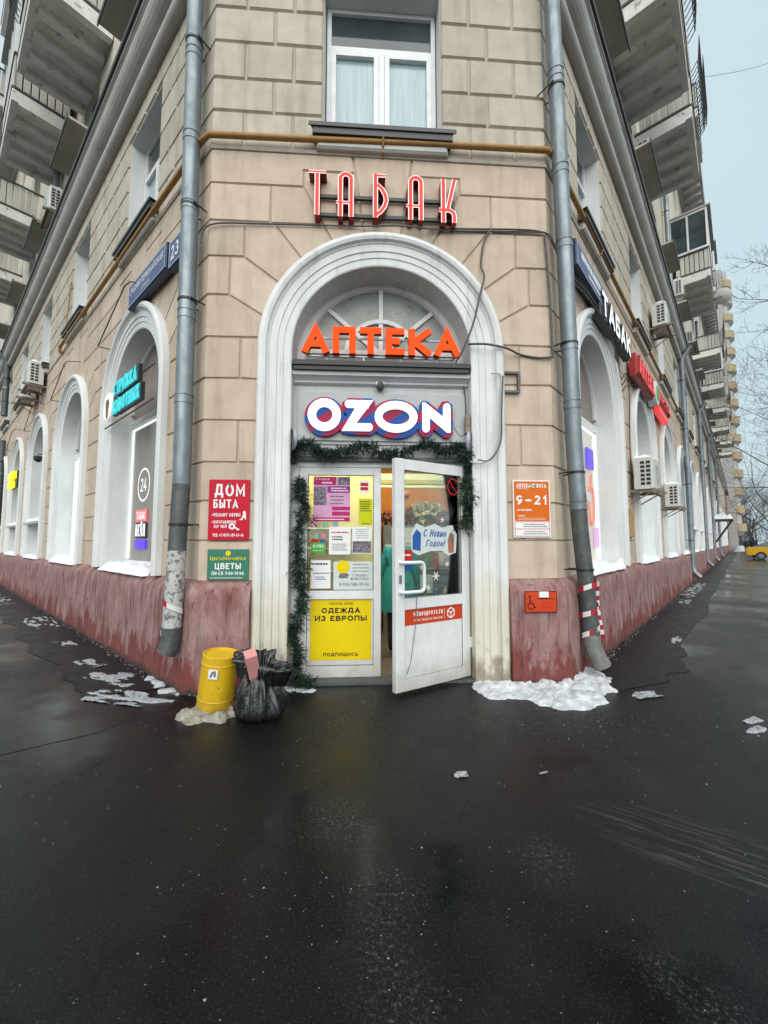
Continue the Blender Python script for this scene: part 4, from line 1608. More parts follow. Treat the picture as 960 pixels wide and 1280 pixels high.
bk = []
mb = MB(); mb.prism(ell(404, 518.5, 24.6, 24.8)[:-1], -.07, -.018); bk.append(mb)
mb = MB(); mb.prism(ell(493.5, 520, 32, 25.0)[:-1], -.0706, -.018); bk.append(mb)
mb = MB()
mb.prism([(ox(a), oz(b)) for a, b in ((434, 540.5), (462, 541), (469, 536), (469, 526), (461, 518), (467.5, 506), (467, 498), (462, 494.5), (434, 494.5), (426, 500), (424.5, 508), (432, 516), (423, 532), (425, 538))][::-1], -.0712, -.018); bk.append(mb)
mb = MB()
mb.prism([(ox(a), oz(b)) for a, b in ((524, 500), (528, 496), (534, 497), (548, 508), (549, 502), (553, 496.5), (560, 496), (566, 501), (566, 538), (562, 543), (555, 543), (541, 532), (540, 539), (535, 543.5), (527, 542), (522.5, 537))][::-1], -.0718, -.018); bk.append(mb)
wh = []
mb = MB(); ring(mb, 404, 517, 20.2, 20.2, 10.2, 10.2, -.10, -.071); wh.append(mb)
mb = MB()
caps(mb, [(434, 502.8), (459, 502.8)], 4.6, -.1000, -.072, (True, False))
mb.prism([(ox(a), oz(b)) for a, b in ((448, 498.2), (464.5, 498.2), (443, 527), (437, 536.6), (426, 536.6))][::-1], -.1012, -.072)
caps(mb, [(437, 532), (459.5, 532)], 4.6, -.1020, -.072, (False, True)); wh.append(mb)
mb = MB(); ring(mb, 493.5, 518, 26.6, 19.8, 17.2, 10.2, -.10, -.072); wh.append(mb)
mb = MB()
caps(mb, [(531.3, 508), (531.3, 532.5)], 4.4, -.1000, -.073, (False, True))
mb.prism([(ox(a), oz(b)) for a, b in ((527, 510), (527, 499.5), (530, 499.5), (553.5, 518), (562.3, 524), (562.3, 537), (558, 536.6))][::-1], -.1012, -.073)
caps(mb, [(557.9, 504.5), (557.9, 528)], 4.4, -.1022, -.073, (True, False)); wh.append(mb)
for b_, w_ in zip(bk, wh):
    L_ = b_.build('letter', M['oz_back'], s)
    w_.build('letter_face', M['oz_white'], L_)
MB().tube([(.77, -.01, 2.86), (.80, -.02, 2.68), (.86, -.02, 2.60), (.93, -.02, 2.63)], .004, 5).build('wire', M['cable'], s)

# wall boards
s = thing('repair_shop_board', 'crimson ДОМ БЫТА board left of the entrance with boot and key pictures', 'sign', T(-1.556, -.034, 1.773))
MB().bbox(-.203, .203, -.006, 0, -.307, .307, .003).build('board', M['p_red'], s)
text(s, 'ДОМ', -.145, .135, .125, M['p_white'], .17, .30, y=-.008, gap=.2)
text(s, 'БЫТА', -.155, .015, .088, M['p_white'], .18, .245, y=-.008, gap=.2)
text(s, '–РЕМОНТ ОБУВИ', -.17, -.070, .034, M['p_white'], .19, .285, y=-.008)
text(s, '–ИЗГОТОВЛЕНИЕ', -.17, -.140, .030, M['p_white'], .19, .245, y=-.008)
text(s, 'КЛЮЧЕЙ', -.142, -.185, .030, M['p_white'], .19, .125, y=-.008)
text(s, 'ТЕЛ. +7 (977) 485-43-40', -.155, -.272, .030, M['p_white'], .19, .305, y=-.008)
poly_panel(s, 'boot_picture', [(.10, -.105), (.135, -.105), (.152, -.075), (.165, -.10), (.172, -.10), (.168, -.03), (.165, -.015), (.14, -.015), (.142, -.05), (.13, -.085)], M['p_white'], -.0062)
mb = MB(); mb.ribbon(arc(.035, -.17, .024, .022, 0, 360, 14), .009, -.0085); mb.ribbon([(.055, -.178), (.108, -.203)], .007, -.0086); mb.ribbon([(.09, -.195), (.084, -.21)], .005, -.0088)
mb.build('key_picture', M['p_white'], s)

s = thing('flower_shop_board', 'green ЦВЕТЫ board below the crimson board, with yellow shop name', 'sign', T(-1.551, -.034, 1.221))
MB().bbox(-.203, .203, -.006, 0, -.153, .153, .003).build('board', M['p_green'], s)
mb = MB().lathe([(0, -.0095), (.026, -.0085), (.027, -.0062)], 16, (0, 0, .112), axis='y'); mb.build('rose_emblem', M['p_yellow'], s)
text(s, 'ЦветоМагияМск', 0, .045, .036, M['p_yellow'], .17, .35, 'c', y=-.008)
text(s, 'ЦВЕТЫ', 0, -.045, .060, M['p_white'], .20, .255, 'c', y=-.008)
text(s, 'ПН-СБ 9:00-18:00', 0, -.103, .034, M['p_white'], .19, .315, 'c', y=-.008)
bars(s, -.18, .18, -.142, -.122, 1, M['p_white'], -.008, 3, fill=.3)

s = thing('pharmacy_hours_board', 'orange pharmacy board with 9 – 21 opening hours right of the entrance', 'sign', T(1.583, -.034, 1.797))
MB().bbox(-.203, .203, -.006, 0, -.305, .305, .003).build('board', M['p_white'], s)
panel(s, 'orange_field', -.190, .190, -.130, .293, M['p_orange'], -.0062, .0015)
panel(s, 'orange_rule', -.190, .190, -.292, -.136, M['p_redor'], -.0062, .001)
for k in (0, 1):
    z1 = -.142 - k * .076
    panel(s, 'white_strip', -.184, .184, z1 - .068, z1, M['p_white'], -.0072, .0012)
    bars(s, -.10, .175, z1 - .058, z1 - .012, 2, M['p_grey'], -.0092, 5 + k)
text(s, 'АПТЕКА', -.165, .225, .042, M['p_white'], .19, .155, y=-.0085)
text(s, 'ВИТА', .055, .225, .042, M['p_white'], .19, .105, y=-.0085)
mb = MB().lathe([(0, -.0115), (.024, -.011), (.026, -.008)], 16, (.022, 0, .246), axis='y'); mb.build('round_emblem', M['p_avito'], s)
MB().ribbon(arc(.022, .246, .017, .017, 30, 300, 12), .005, -.0125).build('emblem_ring', M['p_white'], s)
text(s, '9–21', 0, .045, .098, M['p_white'], .20, .335, 'c', y=-.0085, gap=.28)
text(s, 'БЕЗ ВЫХОДНЫХ', -.155, -.022, .020, M['p_white'], .19, .15, y=-.0085)
bars(s, -.155, -.06, -.085, -.065, 1, M['p_white'], -.0085, 8)
bars(s, -.155, .17, -.120, -.092, 2, M['p_white'], -.0085, 9, fill=.25)
bars(s, -.165, -.02, .205, .22, 1, M['p_white'], -.0085, 19, fill=.3)

s = thing('wheelchair_call_board', 'red-orange wheelchair board screwed to the red plinth', 'sign', T(1.605, -.142, .842))
MB().bbox(-.168, .168, -.008, 0, -.108, .108, .003).build('board', M['p_redor'], s)
mb = MB(); bar_frame(mb, -.166, .166, -.106, .106, .006, -.0095, -.0078); mb.build('border', M['p_black'], s)
mb = MB()
mb.ribbon([(-.118, .035), (-.115, -.018), (-.085, -.018), (-.068, -.058), (-.052, -.052)], .0055, -.0095)
mb.ribbon([(-.117, .008), (-.088, .008)], .0045, -.0100)
mb.ribbon(arc(-.105, -.040, .034, .034, 110, 345, 16), .0045, -.0104)
mb.lathe([(0, -.0098), (.011, -.0097), (.011, -.008)], 12, (-.118, 0, .052), axis='y')
mb.build('wheelchair_symbol', M['p_black'], s)
panel(s, 'call_button', -.022, .075, .045, .102, M['p_white'], -.008, .012)
bars(s, -.03, .145, .02, .04, 1, M['p_black'], -.0095, 4)
bars(s, -.01, .13, -.07, .0, 3, M['p_redtext'], -.0095, 6, fill=.3)

# ---- notices on the fixed glass leaf (outer face of the pane at y = .21)
def notice(name, label, x0, x1, z0, z1, mat, y=.2085):
    s = thing(name, label, 'notice', T((x0 + x1) / 2, y, (z0 + z1) / 2))
    w, h = (x1 - x0) / 2, (z1 - z0) / 2
    panel(s, 'sheet', -w, w, -h, h, M[mat], 0, .0015)
    return s, w, h


GX = lambda a: -.79 + (a - 45) / 680 * .70       # from the close view of the pane
GZ = lambda b: 2.175 - (b - 38) / 1222 * 1.245
s, w, h = notice('salon_poster', 'magenta and lilac beauty salon poster at the top of the fixed pane', GX(95), GX(480), GZ(535), GZ(55), 'p_lilac')
panel(s, 'title_band', -w, w * .22, h * .63, h, M['p_magenta'], -.0016, .001)
panel(s, 'photo', w * .34, w, h * .63, h, M['p_photo'], -.0016, .001)
panel(s, 'photo', -w, -w * .3, -h * .28, h * .55, M['p_photo'], -.0016, .001)
panel(s, 'hours_band', -w * .25, w, h * .28, h * .58, M['p_violet'], -.0016, .001)
for a, b in ((-.50, -.34), (-.74, -.56)):
    panel(s, 'text_band', w * .02, w, h * a, h * b, M['p_magenta'], -.0016, .001)
panel(s, 'foot_band', -w, w, -h, -h * .82, M['p_magenta'], -.0016, .001)
text(s, 'Студия', -w * .9, h * .85, .024, M['p_white'], .16, w * .75, y=-.0035)
bars(s, -w * .6, w * .15, h * .66, h * .80, 1, M['p_white'], -.0035, 2)
bars(s, -w * .1, w * .9, h * .32, h * .54, 2, M['p_white'], -.0035, 12)
bars(s, -w * .1, w * .75, -h * .28, h * .20, 3, M['p_grey'], -.0035, 13, fill=.35)
bars(s, -w * .9, w * .9, -h * .97, -h * .85, 1, M['p_white'], -.0035, 14, fill=.35)
s, w, h = notice('lime_flyer', 'narrow lime yellow flyer at the right edge of the fixed pane', GX(572), GX(716), GZ(575), GZ(288), 'p_lime')
bars(s, -w * .85, w * .85, h * .0, h * .85, 5, M['p_black'], -.0025, 21, fill=.4)
bars(s, -w * .7, w * .7, -h * .95, -h * .82, 1, M['p_black'], -.0025, 22)
s, w, h = notice('red_white_sticker', 'small red and white sticker above the lime flyer', GX(582), GX(680), GZ(230), GZ(90), 'p_white')
panel(s, 'red_band', -w * .85, w * .85, h * .1, h * .6, M['p_redtext'], -.0016, .001)
panel(s, 'red_band', -w * .85, w * .85, -h * .55, -h * .05, M['p_redtext'], -.0016, .001)
s, w, h = notice('repair_notice', 'white notice with a red heading in the middle of the pane', GX(262), GX(488), GZ(885), GZ(592), 'p_white')
bars(s, -w * .8, w * .85, h * .52, h * .68, 1, M['p_redtext'], -.0025, 31, fill=.6)
bars(s, -w * .75, w * .3, -.0, h * .36, 2, M['p_black'], -.0025, 32, fill=.5)
bars(s, -w * .75, w * .75, -h * .75, -h * .18, 4, M['p_grey'], -.0025, 33)
s, w, h = notice('photo_notice', 'white notice with a dark photo at its foot, beside the lime flyer', GX(505), GX(710), GZ(875), GZ(592), 'p_white')
panel(s, 'photo', -w * .95, w * .95, -h * .95, -h * .08, M['p_photo'], -.0016, .001)
bars(s, -w * .7, w * .8, h * .1, h * .9, 5, M['p_grey'], -.0025, 41, fill=.25)
s, w, h = notice('classifieds_sticker', 'green Avito sticker with red and blue corners, left on the pane', GX(78), GX(222), GZ(870), GZ(722), 'p_avito')
panel(s, 'red_corner', -w, w * .1, h * .5, h, M['p_redtext'], -.0016, .001)
panel(s, 'blue_corner', w * .2, w, h * .5, h, M['p_blue'], -.0016, .001)
text(s, 'Avito', 0, -h * .22, .040, M['p_white'], .19, w * 1.6, 'c', y=-.0035)
bars(s, -w * .8, w * .8, -h * .75, -h * .5, 1, M['p_white'], -.0035, 45, fill=.25)
s, w, h = notice('pickup_notice', 'white printed sheet at the bottom left of the pane', GX(76), GX(282), GZ(1240), GZ(945), 'p_white')
bars(s, -w * .9, w * .9, h * .62, h * .85, 1, M['p_black'], -.0025, 51, fill=.5)
bars(s, -w * .9, w * .9, h * .0, h * .15, 1, M['p_grey'], -.0025, 52, fill=.5)
bars(s, -w * .6, w * .6, -h * .42, -h * .12, 2, M['p_blue'], -.0025, 53)
s, w, h = notice('grooming_notice', 'pale notice with a yellow disc for pet grooming at the bottom right of the pane', GX(312), GX(722), GZ(1258), GZ(960), 'p_pale')
MB().lathe([(0, -.004), (.070, -.0038), (.071, -.001)], 28, (-w * .52, 0, h * .62), axis='y').build('yellow_disc', M['p_yellow'], s)
poly_panel(s, 'dog_picture', [(-w * .75, -h * .1), (-w * .6, -h * .2), (-w * .45, -h * .15), (-w * .3, -h * .2), (-w * .2, h * .05), (-w * .35, h * .2), (-w * .65, h * .2)], M['p_photo'], -.0016, .001)
text(s, 'СТРИЖКА', w * .33, -h * .06, .026, M['p_grey'], .15, w * .78, 'c', y=-.0035)
text(s, 'ЖИВОТНЫХ', w * .33, -h * .30, .026, M['p_grey'], .15, w * .95, 'c', y=-.0035)
text(s, '8-926-586-39-64', w * .05, -h * .72, .038, M['p_grey'], .12, w * 1.5, 'c', y=-.0035)
bars(s, -w * .05, w * .85, h * .2, h * .9, 3, M['p_grey'], -.0025, 61, fill=.25)

s = thing('second_hand_poster', 'bright yellow ОДЕЖДА ИЗ ЕВРОПЫ poster on the lower door panel', 'poster', T(-.432, .2035, .515))
w, h = .325, .315
panel(s, 'sheet', -w, w, -h, h, M['p_yellow'], 0, .0015)
text(s, 'СЕКОНД ХЕНД', 0, .262, .026, M['p_black'], .13, .26, 'c', y=-.003)
text(s, 'ОДЕЖДА', 0, .175, .056, M['p_black'], .23, .41, 'c', y=-.003)
text(s, 'ИЗ ЕВРОПЫ', 0, .092, .056, M['p_black'], .23, .55, 'c', y=-.003)
text(s, 'ПОДПИШИСЬ', 0, -.275, .036, M['p_black'], .21, .37, 'c', y=-.003)

# ---- stickers on the open leaf (parented to nothing, placed in the leaf's own plane)
def on_leaf(x, z, y=-.0345):
    return DM @ T(x, y, z)


s = thing('courier_sticker', 'red-orange vitaexpress.ru band across the lower panel of the open door', 'sticker', on_leaf(-DW / 2, .718, -.0405))
panel(s, 'band', -.375, .375, -.075, .075, M['p_redor'], 0, .0015)
text(s, 'vitaexpress.ru', -.265, .005, .054, M['p_white'], .15, .375, y=-.003)
text(s, 'ПУНКТ ВЫДАЧИ ЗАКАЗОВ', -.255, -.045, .022, M['p_white'], .15, .36, y=-.003)
mb = MB(); mb.ribbon([(.13, -.05), (.13, .055)], .002, -.003); mb.build('divider', M['p_white'], s)
mb = MB()
mb.ribbon([(.22 + .052 * math.cos(R(a)), .052 * math.sin(R(a))) for a in range(30, 391, 60)], .006, -.003)
mb.ribbon([(.175, .026), (.22, .0), (.265, .026)], .006, -.0034)
mb.ribbon([(.22, .0), (.22, -.05)], .006, -.0038)
mb.build('box_logo', M['p_white'], s)
s = thing('no_smoking_sticker', 'round red no-smoking sticker at the top corner of the door glass', 'sticker', on_leaf(-.205, 2.035))
mb = MB(); mb.ribbon(arc(0, 0, .072, .085, 0, 360, 28), .007, -.002); mb.ribbon([(-.05, .06), (.05, -.06)], .006, -.0024)
mb.build('red_ring', M['p_redtext'], s)
MB().ribbon([(-.05, -.005), (.035, -.012)], .010, -.0016).build('cigarette_picture', M['p_black'], s)
s = thing('new_year_banner', 'white and blue С Новым Годом banner stuck inside the door glass', 'banner', on_leaf(-.46, 1.475, -.0365))
w = .30
pts = [(-w, -.12), (-w * .7, -.16), (-w * .2, -.12), (w * .3, -.12), (w * .6, -.17), (w * .95, -.14), (w, .05), (w * .8, .15), (w * .3, .12), (0, .16), (-w * .4, .12), (-w * .8, .16), (-w, .05)]
poly_panel(s, 'sheet', pts, M['p_pale'], 0, .001)
text(s, 'С Новым', -.005, .025, .075, M['p_blue'], .16, .30, 'c', y=-.003, slant=.25)
text(s, 'Годом!', .0, -.075, .070, M['p_blue'], .16, .24, 'c', y=-.003, slant=.25)
poly_panel(s, 'blue_figure', [(-w * .95, -.10), (-w * .62, -.12), (-w * .60, .06), (-w * .78, .10), (-w * .95, .03)], M['p_blue'], -.0012, .001)
poly_panel(s, 'red_figure', [(w * .60, -.14), (w * .85, -.14), (w * .88, .04), (w * .7, .08), (w * .58, 0)], M['flower'], -.0012, .001)
s = thing('door_sign_sticker', 'small red and blue sticker beside the door handle', 'sticker', on_leaf(-.80, 1.27, -.0365))
panel(s, 'red_band', -.055, .055, .0, .10, M['p_redtext'], 0, .001)
panel(s, 'blue_band', -.055, .055, -.10, -.04, M['p_blue'], 0, .001)
bars(s, -.045, .045, .03, .07, 1, M['p_white'], -.0025, 3)

for x, z, r, lb in ((-.62, 1.20, .035, 'white snowflake sticker nearest the pull handle on the door glass'), (-.45, 1.10, .045, 'largest white snowflake sticker, low in the middle of the door glass'), (-.30, 1.22, .03, 'small white snowflake sticker low at the right of the door glass'),
                    (-.55, .99, .03, 'lowest white snowflake sticker on the door glass'), (-.36, 1.68, .03, 'white snowflake sticker above the New Year banner')):
    sn_ = thing('snowflake_sticker', lb, 'sticker', on_leaf(x, z), 'snowflake stickers on the door glass')
    mb = MB()
    for a in (0, 60, 120):
        mb.ribbon([(r * math.cos(R(a)), r * math.sin(R(a))), (-r * math.cos(R(a)), -r * math.sin(R(a)))], r * .12, -.002 - .0003 * (a // 60))
    mb.build('snowflake', M['p_white'], sn_)
rr = random.Random(21)
GOODS = {n_: pm('goods_' + n_, c, None, 20, .45) for n_, c in (('red', (.55, .08, .06)), ('white', (.62, .60, .55)), ('blue', (.08, .22, .45)), ('yellow', (.62, .42, .05)), ('green', (.10, .30, .14)), ('mauve', (.45, .20, .40)))}
for z, sh in ((1.07, 'lowest'), (1.37, 'middle'), (1.64, 'top')):
    x = -1.25
    for cn in rr.sample(list(GOODS), 5):
        w_, h_ = rr.uniform(.06, .12), rr.uniform(.10, .22)
        tag(MB().bbox(0, w_, 0, .06, 0, h_, .006).build('goods_box', GOODS[cn], None, T(x, 1.30, z)), '%s packet on the %s shelf behind the fixed pane' % (cn, sh), 'packet', 'packets on the inner shelves')
        x += w_ + rr.uniform(.03, .12)
for z, sh in ((.58, 'lower'), (1.03, 'upper')):
    x = .25
    for cn in rr.sample(list(GOODS), 6):
        h_ = rr.uniform(.14, .26)
        tag(MB().lathe([(.001, 0), (.035, 0), (.037, h_ * .6), (.014, h_ * .78), (.014, h_), (.001, h_)], 12).build('goods_bottle', GOODS[cn], None, T(x, 2.28, z)), '%s bottle on the %s shelf of the display cabinet' % (cn, sh), 'bottle', 'bottles in the display cabinet')
        x += rr.uniform(.14, .22)

# ---- two oval lamps, camera, box
for sx, lb in ((-1, 'left'), (1, 'right')):
    s = thing('oval_wall_lamp', 'white oval wall lamp on the %s reveal beside the lit sign' % lb, 'lamp', T(sx * (RI - .012), -.01, 2.51) @ Matrix.Rotation(R(-18 * sx), 4, 'Z'), 'oval lamps beside the entrance sign')
    MB().lathe([(.001, sx * -.055), (.06, sx * -.052), (.105, sx * -.035), (.12, sx * -.012)], 24, axis='x').build('lamp_cover', pm('lamp_cover_plastic', (.55, .56, .66), None, 5, .3), s, smooth=True)
    MB().lathe([(.12, sx * -.012), (.122, 0), (.10, .0)], 24, axis='x').build('lamp_base', M['galv'], s)
s = thing('security_camera', 'small black and white security camera under the ledge', 'camera', T(-.02, .08, 3.13))
MB().lathe([(.001, -.075), (.034, -.07), (.040, -.05), (.040, .02)], 16, axis='y').build('camera_lens', M['black'], s)
MB().box(-.045, .045, .0, .05, .02, .07).build('camera_mount', M['upvc'], s)
s = tag(MB().box(-.025, .025, -.03, .02, -.10, .10).box(-.02, .02, -.034, -.03, -.02, .06).build('junction_box', M['rust'], None, T(RI - .035, .04, 2.72)), 'small brown junction box on the reveal above the right oval lamp', 'junction box')

# ================================================================ PIPES AND CABLES
def pipe_thing(fr, pts, r, label, mats, clamps, group=None, foot=None, joints=None):
    p = thing('downpipe', label, 'downpipe', fr, group)
    for (a, b, m) in mats:
        seg = [q for q in pts if a - 1e-6 <= q[2] <= b + 1e-6]
        def at(z):
            for u, v in zip(pts, pts[1:]):
                if min(u[2], v[2]) <= z <= max(u[2], v[2]):
                    t = (z - u[2]) / (v[2] - u[2])
                    return tuple(u[i] + (v[i] - u[i]) * t for i in range(3))
            return pts[0]
        seg = [at(a)] + [q for q in sorted(pts, key=lambda q: q[2]) if a + .01 < q[2] < b - .01] + [at(b)]
        MB().tube(seg, r if m != 'galv_dark' else r * .985, 16).build('pipe_section', M[m], p, smooth=True)
    for z in (joints or []):
        c = at(z)
        c2 = at(z + .06)
        MB().tube([c, c2], r * 1.06, 16).build('joint_ring', M['galv'], p, smooth=True)
        c3, c4 = at(z + .085), at(z + .095)
        MB().tube([c3, c4], r * 1.07, 16).build('joint_ring', M['galv'], p)
    for z in clamps:
        c = at(z)
        mb = MB()
        mb.tube([(c[0], c[1], c[2] - .012), (c[0], c[1], c[2] + .012)], r * 1.10, 16)
        mb.tube([(c[0] + r * 1.3, c[1] - .01, c[2]), (c[0] + r * .8, .02, c[2])], .008, 6)
        mb.tube([(c[0] - r * 1.3, c[1] - .01, c[2]), (c[0] - r * .8, .02, c[2])], .008, 6)
        mb.build('clamp', M['black'], p)
    if foot:
        MB().tube(foot[0], foot[1], 16, cap=False).build('outlet_elbow', M[foot[2]], p, smooth=True)
    return p


M['pipe_foot'] = pm('grimy_pipe_elbow', (.20, .205, .185), (.13, .135, .12), 12, .7, bump=.3, bscale=40, speck=(20, .62, (.30, .30, .27)))
pL = [(-.20, -.17, 8.6), (-.19, -.17, 7.5), (-.13, -.17, 4.6), (-.09, -.17, 2.05), (-.075, -.20, 1.2), (-.055, -.225, .62)]
pp = pipe_thing(FL, pL[::-1], .085, 'grey downpipe with flaking whitewash at the left corner', [(2.02, 8.6, 'galv'), (1.36, 2.02, 'galv_dark'), (.62, 1.36, 'galv_worn')],
                [1.62, 3.95, 5.0, 6.95], joints=[2.85, 3.75, 4.95, 5.75, 6.75],
                foot=([(-.055, -.225, .63), (-.056, -.228, .52), (-.062, -.24, .44), (-.072, -.262, .385)], [.086, .088, .090, .092], 'galv_dark'))
pR = [(-.10, -.17, 8.6), (-.06, -.17, 7.6), (.095, -.17, 4.8), (.20, -.17, 2.5), (.255, -.185, 1.6), (.31, -.22, .9), (.335, -.24, .45)]
pp = pipe_thing(FR, pR[::-1], .085, 'grey downpipe wrapped in red and white tape at the right corner', [(1.86, 8.6, 'galv'), (1.1, 1.86, 'galv_dark'), (.45, 1.1, 'galv_dark')],
                [1.15, 2.2, 3.62, 6.55], joints=[1.8, 2.9, 3.55, 4.7, 5.55, 6.65],
                foot=([(.335, -.24, .46), (.337, -.245, .36), (.35, -.275, .25), (.375, -.33, .13)], [.087, .088, .089, .09], 'pipe_foot'))
MB().box(-.05, .05, -.006, .0, -.05, .05).build('white_label', M['p_white'], pp, T(.262, -.285, 1.93))
for k, (u, ztop, zb) in enumerate(((13.5, 8.62, .55), (21.5, 8.62, .6), (29, 8.6, .6), (38, 8.6, .6))):
    pt = [(u, -.15, zb), (u + .02, -.15, 4.0), (u - .02, -.15, 8.1), (u - .05, -.45, 8.5)]
    pipe_thing(FR, pt, .09, '%s grey downpipe beyond the corner one, along the right street front' % ('first', 'second', 'third', 'fourth')[k], [(zb, 8.5, 'galv')], [1.5, 3.5, 5.5, 7.3], 'downpipes along the right street front', joints=[2.4, 4.4, 6.4],
               foot=([(u, -.15, zb + .01), (u, -.17, zb - .15), (u + .0, -.35, zb - .35)], .09, 'galv'))
pipe_thing(FL, [(-16.4, -.16, 6.15), (-16.5, -.16, 8.3), (-16.6, -.4, 8.6)], .10, 'upper grey downpipe at the far end of the left front', [(6.15, 8.6, 'galv_dark')], [6.7, 7.6], joints=[7.2])
pipe_thing(FL, [(-16.1, -.16, .3), (-16.3, -.16, 5.2)], .10, 'lower grey downpipe at the far end of the left front', [(.3, 5.2, 'galv_dark')], [1.2, 3.2, 4.4], joints=[2.4, 3.9])
for fr, xs in ((FR, (11.3, 24)), (FL, (-8.6,))):
    for x in xs:
        pipe_thing(fr, [(x, -.14, 8.8), (x, -.14, 14)], .07, 'thin grey downpipe on the upper wall above the cornice %s' % ('left' if fr is FL else ('right, nearer one' if x < 20 else 'right, farther one')), [(8.8, 14.0, 'galv')], [9.6, 11, 12.4])

# red and white barrier tape
M['tape_r'] = pm('tape_red', (.42, .012, .03), None, 8, .4)
M['tape_w'] = pm('tape_white', (.70, .69, .67), None, 8, .4)


def tape(fr, name, label, fn, n, w, red=lambda k: (k // 3) % 2 == 0):
    mb = MB()
    for k in range(n):
        a, b = Vector(fn(k / n)), Vector(fn((k + 1) / n))
        s_ = Vector((0, 0, w / 2))
        mb.poly([a - s_, b - s_, b + s_, a + s_], 0 if red(k) else 1)
    return tag(mb.build(name, [M['tape_r'], M['tape_w']], None, fr), label, 'tape')


def wrapR(t):
    z = 1.06 - .62 * t
    a = t * 2 * math.pi * 2.6
    return (.30 + .045 * t + .098 * math.cos(a), -.225 - .098 * math.sin(a), z + .02 * math.sin(9 * t))


def wrapL(t):
    z = 1.0 - .42 * t
    a = t * 2 * math.pi * 1.4 + 2.2
    return (-.065 + .100 * math.cos(a), -.215 + .100 * math.sin(a), z)


tape(FR, 'barrier_tape', 'red and white barrier tape wound round the right corner downpipe', wrapR, 60, .055)
tape(FL, 'barrier_tape', 'torn red and white tape scraps round the left corner downpipe', wrapL, 34, .05, lambda k: (k // 3) % 3 == 0)
mb = MB()
for k in range(12):
    a0, a1 = k / 12, (k + 1) / 12
    f = lambda t: (.385 + .07 * t + .02 * math.sin(7 * t), -.305 + .015 * math.sin(5 * t), 1.02 - .62 * t)
    p, q = Vector(f(a0)), Vector(f(a1))
    w_ = Vector((.03, -.012, 0))
    mb.poly([p - w_, p + w_, q + w_, q - w_], k % 2)
tag(mb.build('tape_tail', [M['tape_w'], M['tape_r']], None, FR), 'loose hanging tail of red and white tape beside the right downpipe', 'tape')

# gas pipe round the corner
gasp = thing('gas_pipe', 'ochre gas pipe running round the corner below the window', 'gas pipe', F0)
OG = .10
def wp(fr, x, z, o_=OG):
    return tuple(fr @ Vector((x, -o_, z)))


c1 = Vector((-HW, 0)) + miter(NRM_L, NRM_F) * OG
c2 = Vector((HW, 0)) + miter(NRM_F, NRM_R) * OG
gl = [wp(FL, -7.1, 5.78), wp(FL, -4, 5.78)] + [wp(FL, -.06, 5.775), (c1.x + .03, c1.y, 5.775), (-.6, -OG, 5.79), (.6, -OG, 5.815), (c2.x - .03, c2.y, 5.825), wp(FR, .06, 5.825), wp(FR, 4, 5.84), wp(FR, 16.0, 5.85)]
MB().tube(gl, .032, 12).build('pipe_run', M['gas'], gasp, smooth=True)
MB().tube([wp(FL, -7.1, 5.78), wp(FL, -7.1, 5.70), wp(FL, -7.12, 5.64, .06)], .034, 10).build('pipe_end', M['gas'], gasp, smooth=True)
MB().tube([wp(FL, -6.6, 5.80), wp(FL, -6.6, 7.1, .05)], .014, 8).build('branch_pipe', M['gas'], gasp, smooth=True)
for fr, x in ((FL, -2.9), (FL, -6.2), (F0, .0), (FR, 2.05), (FR, 4.9), (FR, 8.2), (FR, 11.6)):
    MB().tube([wp(fr, x, 5.85, .11), wp(fr, x, 5.82, .145), wp(fr, x, 5.75, .11), wp(fr, x, 5.68, .0)], .013, 6).build('pipe_bracket', M['gas'], gasp)


def cable(fr, pts, r, label, mat='cable', group=None, nm='cable'):
    P = [Vector(p) for p in pts]
    out = []
    for k in range(len(P) - 1):
        a, b, c, d = P[max(k - 1, 0)], P[k], P[k + 1], P[min(k + 2, len(P) - 1)]
        for i in range(6):
            t = i / 6
            out.append(.5 * ((2 * b) + (c - a) * t + (2 * a - 5 * b + 4 * c - d) * t * t + (-a + 3 * b - 3 * c + d) * t ** 3))
    out.append(P[-1])
    return tag(MB().tube(out, r, 6).build(nm, M[mat], None, fr, smooth=True), label, 'cable', group)


cable(F0, [(-1.93, -.03, 4.60), (-1.83, -.05, 4.80), (-1.28, -.04, 4.845), (-.3, -.05, 4.86), (.2, -.12, 4.83), (.7, -.05, 4.86), (1.26, -.04, 4.885), (1.70, -.04, 4.90), (1.86, -.05, 4.86), (1.95, -.0, 4.74)], .009, 'dark cable along the joint above the entrance arch')
cable(F0, [(.5, -.05, 4.875), (1.1, -.045, 4.90), (1.5, -.045, 4.915), (1.75, -.045, 4.905), (1.88, -.05, 4.84), (2.0, .03, 4.65)], .010, 'second dark cable running to the right corner above the arch')
cable(F0, [(1.20, -.05, 4.90), (1.12, -.05, 4.75), (1.08, -.05, 4.48), (1.09, -.12, 4.30), (1.03, -.13, 4.05), (.96, -.11, 3.76), (.86, -.06, 3.50), (.80, .0, 3.40)], .011, 'thick grey cable hanging down over the right of the arch')
cable(F0, [(.92, -.06, 3.57), (1.1, -.13, 3.54), (1.32, -.13, 3.50), (1.5, -.04, 3.48), (1.70, -.04, 3.45), (1.87, -.05, 3.46)], .012, 'black cable from the arch to the right corner')
cable(F0, [(1.81, -.05, 4.86), (1.835, -.05, 4.4), (1.85, -.05, 4.0), (1.86, -.05, 3.46)], .013, 'black cable going down the right corner edge')
cable(F0, [(.80, -.0, 3.40), (.83, .04, 3.30), (.90, .09, 3.2), (.925, .09, 2.95), (.925, .09, 2.82)], .008, 'thin wire from the ledge to the junction box')
